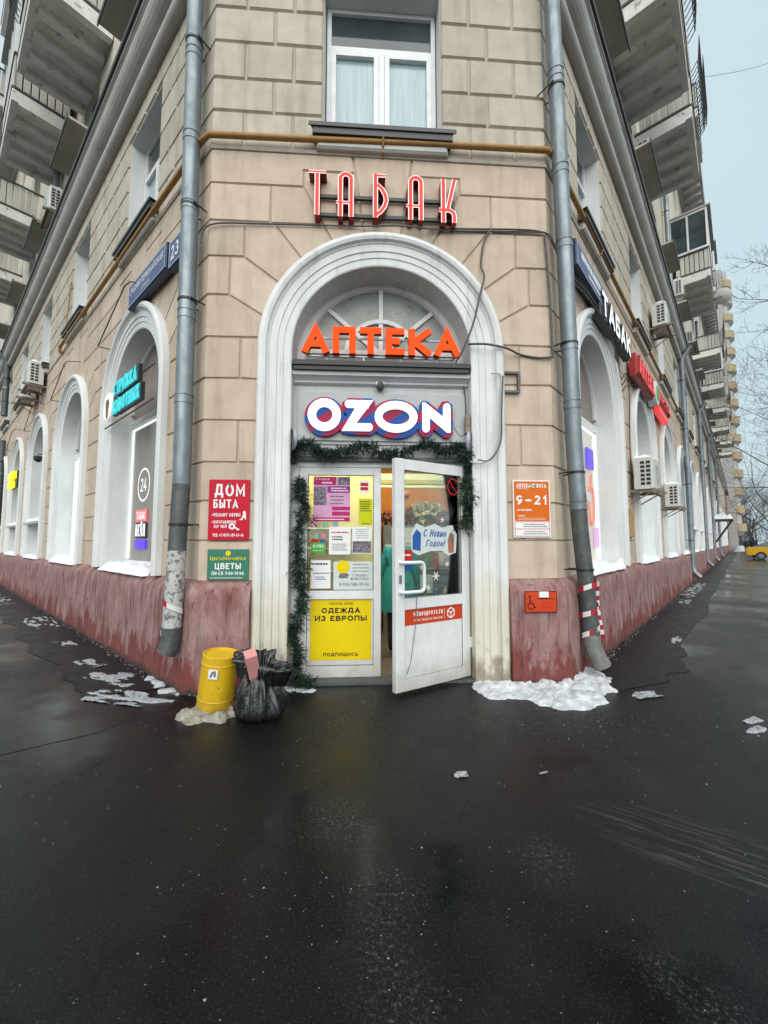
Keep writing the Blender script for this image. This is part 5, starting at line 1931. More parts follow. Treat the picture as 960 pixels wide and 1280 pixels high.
cable(F0, [(1.14, -.13, 3.22), (1.25, -.13, 3.20), (1.23, -.13, 2.95), (1.22, -.13, 2.6), (1.15, -.13, 2.36), (1.05, -.10, 2.27), (.95, -.03, 2.29), (.93, .02, 2.33)], .008, 'pale wire looping down the right jamb of the arch', 'cable_w')
cable(F0, [(1.27, -.13, 3.2), (1.245, -.13, 2.8), (1.23, -.13, 2.5), (1.12, -.13, 2.30), (1.0, -.07, 2.31)], .007, 'second thin wire beside the jamb loop', 'cable')
mb = MB()
mb.ribbon([(0, 0), (.20, 0), (.20, .21), (.02, .21)], .012, -.03, .0)
tag(mb.build('iron_bracket', M['galv_dark'], None, T(1.27, -.03, 3.06)), 'bent dark iron bracket on the wall right of the arch', 'bracket')
# cables and small rods over the side arches
def rod(fr, pts, r, label, mat, group, nm):
    return tag(MB().tube(pts, r, 6).build(nm, M[mat], None, fr), label, 'rod', group)


for i, lb in ((0, 'first'), (1, 'second'), (2, 'third'), (3, 'fourth')):
    xc = -(CL + SPL * i)
    rod(FL, [(xc + .45, -.01, 4.98), (xc + .30, -.20, 4.97), (xc + .15, -.22, 4.96), (xc - 1.05, -.22, 4.52), (xc - 1.08, -.20, 4.51), (xc - 1.08, -.01, 4.53)], .009, 'thin rod over the %s arch of the left front' % lb, 'cable', 'rods over the left arches', 'hanging_rod')
for k in range(3):
    cable(FR, [(.3, -.06, 4.70 - .05 * k), (1.2, -.14, 4.78 - .07 * k), (2.4, -.14, 4.66 - .04 * k), (3.4, -.05, 4.30 - .10 * k), (4.1, -.05, 4.62 - .12 * k), (5.4, -.14, 4.80 - .08 * k), (6.9, -.05, 4.50 - .05 * k), (9, -.14, 4.75)], .009, ('upper', 'middle', 'lower')[k] + ' of three cables sagging over the right front arches')
cable(FR, [(4.15, -.05, 4.55), (4.1, -.05, 4.0), (3.95, -.05, 3.3), (4.0, -.06, 2.7), (4.05, -.12, 2.5)], .010, 'cable dropping to the first air conditioner on the right')

# ================================================================ SIGNS OF THE STREET FRONTS
def street_sign(fr, x, z, w, h, label, lines=None, stroke=False, d=.09, y=-.06):
    s = thing('street_name_sign', label, 'street sign', fr @ T(x, y, z))
    MB().bbox(-w, w, -d, 0, -h, h, .012).build('sign_box', M['navy'], s)
    panel(s, 'sign_face', -w + .015, w - .015, -h + .015, h - .015, M['street_blue'], -d, .003)
    mb = MB(); bar_frame(mb, -w + .02, w - .02, -h + .02, h - .02, .006, -d - .0045, -d - .003); mb.build('sign_border', M['p_white'], s)
    for body, px, pz, ph, fit, t in lines or []:
        text(s, body, px, pz, ph, M['p_white'], t, fit, 'c', y=-d - .005)
    return s


street_sign(FL, -1.50, 4.835, .67, .165, 'long navy street-name sign reading СРЕДНЯЯ ПЕРВОМАЙСКАЯ on the left front', [('СРЕДНЯЯ ПЕРВОМАЙСКАЯ', .0, .0, .085, 1.18, .14), ('УЛИЦА', 0, -.10, .05, .30, .14)])
street_sign(FL, -.555, 4.75, .185, .165, 'small navy house-number sign 23 beside the left corner pipe', [('23', 0, -.085, .17, .22, .16)])
s = street_sign(FR, 1.19, 4.93, .66, .165, 'navy street sign behind the right corner pipe', d=.12)
bars(s, -.5, .5, .0, .10, 1, M['p_white'], -.125, 7, fill=.9)
bars(s, -.2, .45, -.09, -.04, 1, M['p_white'], -.125, 9, fill=.8)

# ТАБАК box sign on the right front
M['lit_white'] = emis('lit_white_box_letter', (.8, .8, .8), (.95, .98, 1), .28)
s = thing('tobacco_box_sign', 'black box sign with white ТАБАК letters on the right front', 'sign', FR @ T(2.55, -.08, 4.80))
MB().bbox(-.98, .98, -.10, 0, -.20, .20, .01).build('sign_box', M['black'], s)
big_letters(s, 'ТАБАК', -.93, -.17, .34, .22, 1.86, -.125, .025, [M['lit_white'], M['black']], gap=.16)
# АПТЕКА ВИТА on the right front
M['red_lit'] = emis('lit_red_box_letter', (.6, .03, .03), (1, .07, .06), .3)
M['red_box'] = pm('red_sign_box', (.33, .015, .015), None, 5, .4)
s = thing('pharmacy_box_sign', 'red АПТЕКА ВИТА box letters with a round emblem on the right front', 'sign', FR @ T(.3, -.08, 4.72))
MB().bbox(3.75, 5.55, -.12, 0, -.20, .22, .02).build('sign_box', M['red_box'], s)
big_letters(s, 'АПТЕКА', 3.80, -.17, .35, .22, 1.70, -.16, .04, [M['red_lit'], M['red_box']], gap=.15)
MB().lathe([(.001, -.17), (.26, -.168), (.27, -.16), (.27, .0)], 28, (5.85, 0, .02), axis='y').build('emblem_disc', M['tape_w'], s)
MB().lathe([(.001, -.176), (.17, -.175), (.175, -.168)], 28, (5.85, 0, .02), axis='y').build('emblem_core', M['p_avito'], s)
MB().bbox(6.16, 8.20, -.12, 0, -.02, .26, .02).build('sign_box', M['red_box'], s)
big_letters(s, 'ВИТА', 6.22, .01, .22, .22, 1.90, -.16, .04, [M['red_lit'], M['red_box']], gap=.15)
MB().bbox(6.5, 7.9, -.12, 0, -.24, -.06, .02).build('sign_box', M['red_lit'], s)

# pet grooming sign in the first left arch
M['cyan_lit'] = emis('lit_cyan_letter', (.05, .5, .55), (.01, .75, .80), .22)
s = thing('grooming_sign', 'lit cyan СТРИЖКА ЖИВОТНЫХ letters with a round dog emblem in the first left arch', 'sign', FL @ T(-CL, -.14, 3.40))
MB().box(-.20, .62, 0, .05, .13, .36).box(-.20, .74, -.001, .049, -.14, .09).build('letter_backing', M['black'], s)
text(s, 'СТРИЖКА', -.40, .15, .19, M['cyan_lit'], .2, .96, y=-.012, depth=.012)
text(s, 'ЖИВОТНЫХ', -.42, -.12, .19, M['cyan_lit'], .2, 1.12, y=-.012, depth=.012)
MB().box(-.42, -.20, 0, .048, -.13, .35).build('letter_backing', M['black'], s)
MB().lathe([(.001, -.012), (.205, -.012), (.215, -.004), (.215, .03)], 28, (-.66, 0, .06), axis='y').build('emblem_disc', emis('lit_cream_disc', (.8, .78, .7), (1, .97, .85), .15), s)
mb = MB().prism([(-.74, .12), (-.70, .17), (-.62, .17), (-.57, .11), (-.60, .03), (-.61, -.08), (-.65, -.13), (-.70, -.08), (-.71, .03)], -.018, -.0125)
mb.build('dog_emblem', pm('brown_emblem', (.22, .14, .04), (.06, .045, .02), 30, .5), s)
for z in (-.19, .26):
    MB().tube([(-1.02, .06, z - .0), (1.02, .06, z)], .012, 6).build('mounting_bar', M['galv_dark'], s)
# stickers and neon in the first left window
s = thing('round_clock_sticker', 'white circle with 24 on the first left shop window', 'sticker', FL @ T(-CL - .30, .272, 2.30))
mb = MB(); mb.ribbon(arc(0, 0, .24, .24, 0, 360, 30), .014, -.002); mb.build('circle', M['lit_white'], s)
text(s, '24', 0, -.10, .20, M['lit_white'], .13, .24, 'c', y=-.003)
s = thing('neon_window_sign', 'small red, white and blue lit ТАБАК ВЕЙП sign low in the first left shop window', 'sign', FL @ T(-CL - .32, .268, 1.62))
panel(s, 'red_band', -.22, .22, .13, .30, emis('neon_red', (.6, .1, .1), (1, .16, .18), .4), 0, .012)
text(s, 'ТАБАК', 0, .16, .11, M['lit_white'], .14, .36, 'c', y=-.014)
panel(s, 'dark_band', -.22, .22, -.12, .11, M['black'], 0, .010)
text(s, 'ВЕЙП', 0, -.09, .18, M['lit_white'], .2, .40, 'c', y=-.014)
panel(s, 'blue_band', -.22, .22, -.28, -.14, emis('neon_blue', (.05, .02, .5), (.10, .03, .95), .5), 0, .012)
# neon in the first right window
s = thing('neon_window_sign', 'blue and pink neon shapes in the first right shop window', 'sign', FR @ T(CR + .50, .262, 2.3))
panel(s, 'blue_panel', -.20, .18, .30, .62, emis('neon_violet', (.1, .05, .6), (.20, .10, 1.0), .18), 0, .02)
mb = MB()
mb.ribbon(arc(0, -.28, .14, .30, 0, 360, 24), .022, -.02, .0)
mb.ribbon([(0, .05), (0, .16), (.06, .22)], .02, -.021, .0)
mb.build('hookah_outline', emis('neon_pink', (.6, .2, .15), (1, .28, .2), .2), s)
panel(s, 'lilac_panel', .10, .32, -.95, -.62, emis('neon_lilac', (.5, .3, .5), (.85, .5, .85), .2), 0, .02)
# yellow sign in the fourth left arch
s = thing('yellow_box_sign', 'small lit yellow two-line sign in the fourth left arch', 'sign', FL @ T(-(CL + 3 * SPL), -.12, 3.42))
for z in (.02, -.26):
    MB().bbox(-.75, .35 + z, -.05, .05, z, z + .22, .01).build('sign_box', emis('lit_yellow', (.7, .65, .02), (1, .9, .02), .4), s)
MB().box(-.76, .45, .051, .10, -.27, .25).build('backing', M['black'], s)
s = thing('wall_flood_lamp', 'small black spotlight hung at the third left arch', 'lamp', FL @ T(-(CL + 2 * SPL) + 1.0, -.15, 3.45))
MB().lathe([(.03, -.08), (.09, -.02), (.10, .04), (.06, .07)], 14).build('lamp_head', M['black'], s)
MB().tube([(0, .0, .07), (0, .0, .12), (.0, .15, .12)], .012, 6).build('lamp_arm', M['black'], s)
s = tag(MB().bbox(-.16, .16, -.03, 0, -.25, .25, .004).build('ochre_board', pm('ochre_wall_board', (.42, .26, .08), None, 4, .5), None, FR @ T(3.78, -.03, 1.78)), 'plain ochre board on the pier between the first two right arches', 'board')


# ================================================================ AIR CONDITIONERS
def aircon(fr, x, z, label, near=-1, w=.80, h=.56, d=.29, y=-.10, shelf='rust'):
    """near: sign of x towards the street corner (that end carries the slots we see)"""
    a = thing('air_conditioner', label, 'air conditioner', fr @ T(x, y, z), 'air conditioners on the fronts')
    MB().bbox(-w / 2, w / 2, -d, 0, 0, h, .02).build('casing', M['ac'], a)
    for k in range(6):
        for j in range(2):
            MB().box(near * w / 2 - .004, near * w / 2 + .004, -d + .04 + j * .085, -d + .04 + j * .085 + .062, .07 + k * .075, .07 + k * .075 + .05).build('vent_slot', M['black'], a)
    mb = MB()
    for r in (.07, .13, .19):
        mb.ribbon(arc(-near * .1, h / 2, r, r, 0, 360, 20), .006, -d - .008)
    mb.build('fan_grille', M['black'], a)
    mb = MB()
    for sx in (-1, 1):
        mb.box(sx * w * .42 - .03, sx * w * .42 + .03, -d - .1, .10, -.05, -.004)
        mb.tube([(sx * w * .42, -d, -.03), (sx * w * .42, .08, -.25)], .012, 6)
    mb.box(-w / 2 - .05, w / 2 + .05, -d - .04, -d + .02, -.085, -.05)
    mb.build('bracket', M[shelf], a)
    blob(a, -w / 2 + .01, w / 2 - .01, -d + .01, -.01, h, .07, 'snow_cap', seed=x)
    return a


aircon(FR, 4.3, 2.38, 'air conditioner on a wooden shelf at the second right arch')
aircon(FR, 8.15, 2.32, 'air conditioner at the third right arch')
aircon(FR, 7.5, 6.72, 'box-shaped air conditioner high on the right front under the cornice')
aircon(FR, 5.95, 9.75, 'air conditioner with dark grille above the right cornice, under the balconies')
aircon(FR, 12.6, 9.9, 'air conditioner beside the glazed balcony on the right')
aircon(FR, 16.5, 9.6, 'farther air conditioner above the right cornice')
aircon(FL, -9.3, 5.38, 'snow-topped air conditioner high on the left front, the nearer of two', near=1)
aircon(FL, -10.35, 5.28, 'snow-topped air conditioner on the left front, the farther of two', near=1)
aircon(FL, -7.9, 9.15, 'white air conditioner just above the left cornice', near=1)

# satellite dish and awning on the right front
s = thing('satellite_dish', 'pale satellite dish on the railing of a right balcony', 'satellite dish', FR @ T(15.4, -1.35, 10.9))
mb = MB().lathe([(.001, 0), (.11, .012), (.22, .05), (.30, .11)], 20)
mb.build('dish', M['ac'], s, Matrix.Rotation(R(65), 4, 'Y') @ Matrix.Rotation(R(20), 4, 'X'), smooth=True)
MB().tube([(0, 0, 0), (-.1, .1, -.05), (-.1, .25, -.1)], .02, 6).build('dish_arm', M['darkmetal'], s)
s = thing('entrance_awning', 'small snow-covered entrance canopy with dark struts far down the right front', 'awning', FR @ T(33, 0, 2.9))
MB().box(-.9, .9, -1.1, 0, 0, .12).build('canopy', M['darkmetal'], s)
blob(s, -.9, .9, -1.1, 0, .12, .35, 'snow_cap')
for x in (-.8, .8):
    MB().tube([(x, -1.0, 0), (x, -.02, -1.6)], .04, 6).build('strut', M['black'], s)

# ================================================================ FIR GARLAND ROUND THE DOOR
def garland(label, pts, dens_, rad, seed, bulge=1.0):
    rr = random.Random(seed)
    s = thing('fir_garland', label, 'garland', F0, 'fir garlands round the door')
    P = [Vector(p) for p in pts]
    line = []
    for k in range(len(P) - 1):
        a, b, c, d = P[max(k - 1, 0)], P[k], P[k + 1], P[min(k + 2, len(P) - 1)]
        for i in range(10):
            t = i / 10
            line.append(.5 * ((2 * b) + (c - a) * t + (2 * a - 5 * b + 4 * c - d) * t * t + (-a + 3 * b - 3 * c + d) * t ** 3))
    line.append(P[-1])
    MB().tube(line, .008, 5).build('garland_wire', M['needle'], s)
    mb = MB()
    L = sum((b - a).length for a, b in zip(line, line[1:]))
    n = int(L * dens_ * 3.0)
    for i in range(n):
        k = rr.randrange(len(line) - 1)
        p = line[k].lerp(line[k + 1], rr.random())
        ax = (line[k + 1] - line[k]).normalized()
        d = Vector((rr.uniform(-1, 1), rr.uniform(-1, .35), rr.uniform(-1, 1)))
        d = (d - ax * d.dot(ax) * .5).normalized()
        ln = rad * 1.35 * rr.uniform(.35, 1.1) * max(.35, 1 + bulge * 1.5 * fbm(p.x * 7, p.z * 7, seed))
        tw = [p + d * ln * .25, p + d * ln + Vector((0, 0, -.25 * ln))]
        dr = (tw[1] - tw[0])
        for q in range(9):
            b0 = tw[0].lerp(tw[1], q / 9)
            side = Vector((rr.uniform(-1, 1), rr.uniform(-1, 1), rr.uniform(-1, 1))).normalized() * rr.uniform(.020, .038)
            w_ = dr.cross(side)
            w_ = (w_.normalized() if w_.length > 1e-6 else Vector((1, 0, 0))) * .0048
            e = b0 + side + dr.normalized() * .015
            mb.poly([b0 - w_, b0 + w_, e])
    o_ = mb.build('needles', M['needle'], s)
    o_['kind'] = 'stuff'
    return s


garland('dark green fir garland swagged across the top of the door', [(-.93, .06, 2.44), (-.80, .05, 2.48), (-.66, .05, 2.39), (-.52, .04, 2.38), (-.36, .05, 2.42), (-.18, .04, 2.47), (.0, .05, 2.40), (.16, .04, 2.39), (.34, .05, 2.45), (.52, .04, 2.49), (.68, .05, 2.42), (.84, .05, 2.49)], 190, .062, 3)
garland('dark green fir garland hanging down the left door jamb to the ground', [(-.86, .10, 2.12), (-.86, .09, 1.95), (-.80, .08, 1.80), (-.87, .09, 1.60), (-.87, .09, 1.30), (-.85, .09, 1.08), (-.82, .08, .86), (-.88, .07, .62), (-.92, .05, .50), (-.85, .04, .36), (-.87, .03, .18), (-.84, .0, .07), (-.70, -.05, .06)], 210, .085, 5)
garland('short end of fir garland hanging at the right door jamb', [(.84, .04, 2.47), (.90, .03, 2.36), (.92, .03, 2.20), (.88, .02, 2.05), (.92, .03, 1.88), (.90, .03, 1.72), (.89, .04, 1.62)], 210, .08, 8)
garland('limp twig of fir garland at the top left of the door', [(-.90, .06, 2.44), (-.94, .04, 2.36), (-.92, .03, 2.28)], 170, .07, 9)

# ================================================================ BOLLARD, BAG, SNOW
tilt = Matrix.Rotation(R(6.5), 4, 'Y') @ Matrix.Rotation(R(3), 4, 'X')
bo = thing('yellow_bollard', 'short leaning yellow steel bollard on a lump of concrete by the left corner', 'bollard', T(-1.485, -.50, .02) @ tilt)
MB().lathe([(.001, .0), (.148, .0), (.150, .004), (.150, .085), (.153, .09), (.153, .098), (.150, .103), (.150, .385), (.153, .39), (.153, .398), (.150, .403), (.150, .466), (.146, .47), (.138, .47), (.136, .455), (.001, .452)], 40).build('steel_tube', M['yellow_paint'], bo)
MB().box(-.038, .038, -.158, -.150, .30, .375).build('sticker', M['p_white'], bo)
MB().ribbon([(-.02, .315), (-.005, .355), (.012, .36), (.018, .32)], .009, -.1595).build('sticker_print', M['p_grey'], bo)


def inside(poly, x, y):
    c = False
    n = len(poly)
    for i in range(n):
        (x1_, y1_), (x2_, y2_) = poly[i], poly[i - 1]
        if (y1_ > y) != (y2_ > y) and x < (x2_ - x1_) * (y - y1_) / (y2_ - y1_) + x1_:
            c = not c
    return c


def edge_d(poly, x, y):
    m = 1e9
    for i in range(len(poly)):
        a, b = Vector(poly[i]), Vector(poly[i - 1])
        p = Vector((x, y))
        t = max(0, min(1, (p - a).dot(b - a) / max((b - a).length_squared, 1e-9)))
        m = min(m, (p - a.lerp(b, t)).length)
    return m if inside(poly, x, y) else -m


def mound(name, label, poly, h, res=.016, mat='snow', seed=0, rag=.05, soft=.10, kind='stuff', lump=1.0):
    xs = [p[0] for p in poly]
    ys = [p[1] for p in poly]
    x0, x1, y0, y1 = min(xs) - .1, max(xs) + .1, min(ys) - .1, max(ys) + .1
    nx, ny = int((x1 - x0) / res) + 1, int((y1 - y0) / res) + 1
    mb = MB()
    ids = {}
    def val(i, j):
        x, y = x0 + i * res, y0 + j * res
        d = edge_d(poly, x, y) + rag * fbm(x * 6 + seed, y * 6, seed, 4) * 1.5
        z = -.012 if d < 0 else h * (1 - math.exp(-d / soft)) * max(.12, .7 + lump * (.75 * fbm(x * 7 + seed * 3, y * 7, 2.2, 6) + .22 * fbm(x * 22 + 3, y * 22, seed, 5)))
        return d, (x, y, z)
    V = [[val(i, j) for j in range(ny)] for i in range(nx)]
    def vid(i, j):
        if (i, j) not in ids:
            ids[(i, j)] = len(mb.v)
            mb.v.append(V[i][j][1])
        return ids[(i, j)]
    for i in range(nx - 1):
        for j in range(ny - 1):
            if max(V[i][j][0], V[i + 1][j][0], V[i][j + 1][0], V[i + 1][j + 1][0]) > 0:
                mb.f.append((vid(i, j), vid(i + 1, j), vid(i + 1, j + 1), vid(i, j + 1)))
                mb.m.append(0)
    o = mb.build(name, M[mat], None, smooth=True)
    o['label'] = label
    o['kind'] = kind
    return o


mound('snow_pile', 'trodden snow heaped along the foot of the right jamb and plinth', [(.93, .12), (.90, -.30), (.98, -.42), (1.30, -.46), (1.45, -.66), (1.64, -.76), (1.95, -.60), (2.05, -.45), (2.22, -.30), (2.42, .05), (2.40, .30), (2.15, .45), (1.9, .1), (1.3, .02)], .085, seed=2, soft=.09)
mound('snow_pile', 'strip of snow along the foot of the right plinth', [(2.45, .62), (2.75, .72), (3.4, 1.38), (4.6, 2.6), (4.5, 2.72), (3.2, 1.45)], .03, .04, seed=6)
mound('concrete_lump', 'dirty lump of ice and concrete round the foot of the yellow bollard', [(-1.74, -.52), (-1.76, -.70), (-1.58, -.78), (-1.35, -.76), (-1.22, -.66), (-1.24, -.42), (-1.5, -.34), (-1.68, -.40)], .09, .012, 'ice', 4, .05, .07, lump=1.8)
mound('snow_pile', 'thin trampled snow at the foot of the left jamb', [(-1.02, -.05), (-.90, -.14), (-.68, -.16), (-.62, -.08), (-.75, .0), (-.98, .02)], .03, .02, seed=8)
mound('snow_pile', 'thin ridge of snow at the foot of the left corner plinth', [(-1.95, -.14), (-2.1, -.10), (-2.6, .42), (-2.5, .5), (-2.05, .05), (-1.9, -.02)], .04, .025, seed=9)
def scatter_snow(label, cx, cy, ax, ay, rot, seed, th=.06, res=.012, h=.012):
    """broken leftovers of a trodden snow patch: ragged islands, thin at their edges"""
    mb = MB()
    n1, n2 = int(2 * ax / res), int(2 * ay / res)
    c, s_ = math.cos(rot), math.sin(rot)
    ids = {}
    def val(i, j):
        u, v = -ax + i * res, -ay + j * res
        x, y = cx + u * c - v * s_, cy + u * s_ + v * c
        e = 1 - math.sqrt((u / ax) ** 2 + (v / ay) ** 2)
        f = fbm(u * 4 + seed, v * 13, seed * 1.3, 7) * .70 + min(e, .5) * .40 - th - .10
        return f, (x, y, -.003 if f < 0 else .002 + h * min(1, f / .12) * (.6 + .8 * abs(fbm(x * 20, y * 20, seed))))
    V = [[val(i, j) for j in range(n2)] for i in range(n1)]
    for i in range(n1 - 1):
        for j in range(n2 - 1):
            q = ((i, j), (i + 1, j), (i + 1, j + 1), (i, j + 1))
            if max(V[a][b][0] for a, b in q) > 0:
                f = []
                for k in q:
                    if k not in ids:
                        ids[k] = len(mb.v)
                        mb.v.append(V[k[0]][k[1]][1])
                    f.append(ids[k])
                mb.f.append(tuple(f))
                mb.m.append(0)
    o = mb.build('snow_patch', M['slush'], None, smooth=True)
    o['kind'] = 'stuff'
    o['label'] = label


SC_ = [(-2.82, .40, .40, .16, -.5, 1.1, .0), (-2.48, -.16, .40, .15, -.30, 5.2, -.02), (-2.13, -.27, .22, .07, -.3, 9.1, .03), (-3.45, .95, .26, .11, -.7, 3.3, .04), (-4.4, 1.95, .26, .11, -.7, 7.7, .02), (-6.0, 3.6, .8, .2, -.75, 2.6, .06),
       (-9.5, 6.6, 1.5, .4, -.75, 6.1, .04), (2.47, -.40, .15, .09, .2, 4.4, -.08), (2.82, -1.16, .11, .05, .5, 8.8, .0), (2.95, -1.0, .10, .04, .4, 1.9, .0), (4.45, 1.62, .26, .06, .8, 2.2, .03), (7.6, 5.2, .5, .12, .8, 5.5, .03),
       (.40, -1.60, .045, .035, 0, 7.1, -.12), (2.3, .55, .4, .08, .75, 8.1, .02), (3.6, 1.68, .9, .06, .785, 2.9, .02), (10, 7.7, 2.5, .2, .785, 4.7, .05)]
for k, (x, y, a, b, ro, sd, th) in enumerate(SC_):
    scatter_snow('broken patch of leftover snow on the asphalt', x, y, a, b, ro, sd, th, max(.006, a / 75), .008)

# crumbs of ice, grit and litter
mb = MB()
rr = random.Random(11)
for k in range(900):
    if k < 500:
        x, y = rr.uniform(-3.2, 3.6), rr.uniform(-3.6, .2)
    else:
        t = rr.random()
        x, y = (rr.gauss(1.7, .5), rr.gauss(-.85, .2)) if k % 3 else (rr.gauss(-.2, .5), rr.gauss(-2.5, .3))
    if y > -.2 and abs(x) < 2:
        continue
    r = rr.uniform(.0015, .0042) * (1.8 if rr.random() < .05 else 1)
    c = [(x + r * math.cos(a + k), y + r * rr.uniform(.5, 1) * math.sin(a + k), .001) for a in (0, 2.1, 4.2)]
    top = (x, y, r * .9)
    for i in range(3):
        mb.poly([c[i], c[(i + 1) % 3], top])
o = mb.build('ice_crumbs', M['slush'])
o['kind'] = 'stuff'
o['label'] = 'scattered crumbs of ice and grit on the asphalt'
for k, (x, y, a, ln, lb) in enumerate(((-.55, -3.28, 1.1, .05, 'pale cigarette end lying nearest the camera'), (.92, -1.62, .3, .06, 'brown dead leaf on the asphalt right of the door'))):
    tag(MB().bbox(-ln / 2, ln / 2, -.006, .006, .001, .008, .003).build('litter_scrap', M['p_white'] if k != 1 else M['rust'], None, T(x, y, 0, a)), lb, 'litter')

# long crack and a short one in the asphalt
for pts, lb in (([(-5.2, -2.35), (-2.70, -1.20), (-2.24, -.90), (-2.05, -.62), (-1.84, -.40)], 'long dark crack running to the left corner'), ([(-2.05, -1.58), (-1.95, -1.42), (-1.93, -1.28)], 'short dark crack in the asphalt on the left')):
    mb = MB()
    q = []
    for a, b in zip(pts, pts[1:]):
        for i in range(14):
            t = i / 14
            q.append((a[0] + (b[0] - a[0]) * t + .012 * fbm(t * 9 + a[0], a[1] * 7), a[1] + (b[1] - a[1]) * t + .012 * fbm(t * 9 + a[1], 3.3)))
    q.append(pts[-1])
    rows = [[], []]
    for i, (x, y) in enumerate(q):
        w_ = .006 * (1 + .8 * fbm(i * .7, 1.1)) + .001
        rows[0].append((x, y - w_, .0015))
        rows[1].append((x, y + w_, .0015))
    mb.grid(rows)
    o = mb.build('pavement_crack', pm('crack_painted_dark', (.004, .004, .004), None, 9, .95), None)  # flat ribbon; its near-black colour stands in for the dark depth of the crack
    o['kind'] = 'structure'


# black bin bag with a pink box in its mouth
def bin_bag():
    s = thing('rubbish_bag', 'crumpled black rubbish bag with its mouth gaping, beside the yellow bollard', 'bag', T(-1.065, -.66, 0))
    n = 120
    prof = [(.0, .15), (.015, .215), (.06, .235), (.12, .225), (.18, .20), (.24, .175), (.29, .16), (.33, .165), (.38, .172), (.43, .182), (.475, .192), (.51, .20)]
    rows = []
    for k, (z, r) in enumerate(prof):
        t = z / .51
        row = []
        for j in range(n):
            a = 2 * math.pi * j / n
            ca, sa = math.cos(a), math.sin(a)
            ph = 2.4 * fbm(ca * 1.6, sa * 1.6, z * 3)
            fold = (.034 * (1 - 2 * abs(math.sin(a * 3.5 + ph + z * 3))) + .018 * (1 - 2 * abs(math.sin(a * 8.5 - 2 * ph + 9 * z)))) * (.3 + t) + .075 * fbm(ca * 1.7 + 4, sa * 1.7, z * 5, 5) + .05 * (abs(fbm(ca * 3.1 + 9, sa * 3.1, z * 7, 4)) - .15)
            rr_ = r + fold * (.5 if z < .02 else 1)
            x = rr_ * ca * .80
            y = rr_ * sa * .72
            if t > .6:                         # the mouth droops to the right into a pointed flap
                u = (t - .6) / .4
                k_ = max(0, ca) ** 3
                x += .085 * u * k_ + .0 * u
                zz = z - .115 * u * k_ - .07 * u * max(0, -sa) + .02 * u * max(0, -ca) * (1 if sa < .5 else .6)
            else:
                zz = z
            row.append((x, y, max(zz + .012 * fbm(ca * 4, sa * 4, z * 9), .002)))
        rows.append(row)
    inner = [(p[0] * .93 + .004, p[1] * .93, p[2] - .012) for p in rows[-1]]
    inner2 = [(p[0] * .80, p[1] * .80, p[2] - .12) for p in rows[-2]]
    inner3 = [(p[0] * .3, p[1] * .3, .26) for p in rows[-2]]
    mb = MB()
    mb.grid(rows + [inner, inner2, inner3], close=True)
    o = mb.build('bag_film', M['bag'], s, smooth=True)
    bx = tag(MB().bbox(-.045, .045, -.05, .05, 0, .22, .004).build('pink_box', M['pink'], None, T(-1.10, -.73, .36, R(25)) @ Matrix.Rotation(R(-14), 4, 'Y') @ Matrix.Rotation(R(22), 4, 'X')), 'pink cardboard box sticking out of the rubbish bag', 'box')
    return s


bin_bag()


# grit, ice and dirt gathered where the plinth meets the asphalt
mb = MB()
rr = random.Random(77)
for side in (0, 1, 2, 3):
    for k in range(420 if side < 2 else 60):
        if side < 2:
            u = rr.random() ** 2 * 16 + .02
            o_ = .15 + abs(rr.gauss(0, .035))
            p = (FR if side else FL) @ Vector((u if side else -u, -o_, 0))
        else:
            p = Vector((rr.uniform(1.33, 1.84) * (1 if side == 2 else -1), -.15 - abs(rr.gauss(0, .03)), 0))
        r = rr.uniform(.004, .016)
        c = [(p.x + r * math.cos(t + k) * rr.uniform(.7, 1.2), p.y + r * math.sin(t + k) * rr.uniform(.7, 1.2), .003) for t in (0, 1.57, 3.14, 4.71)]
        top = (p.x, p.y, .004 + r * rr.uniform(.4, .9))
        for i in range(4):
            mb.poly([c[i], c[(i + 1) % 4], top], 0 if rr.random() < .75 else 1)
o = mb.build('wall_foot_grit', [pm('dark_grit', (.05, .045, .04), (.11, .10, .09), 40, .9), M['slush']])
o['kind'] = 'stuff'
o['label'] = 'grit and ice crumbs gathered along the foot of the plinth'

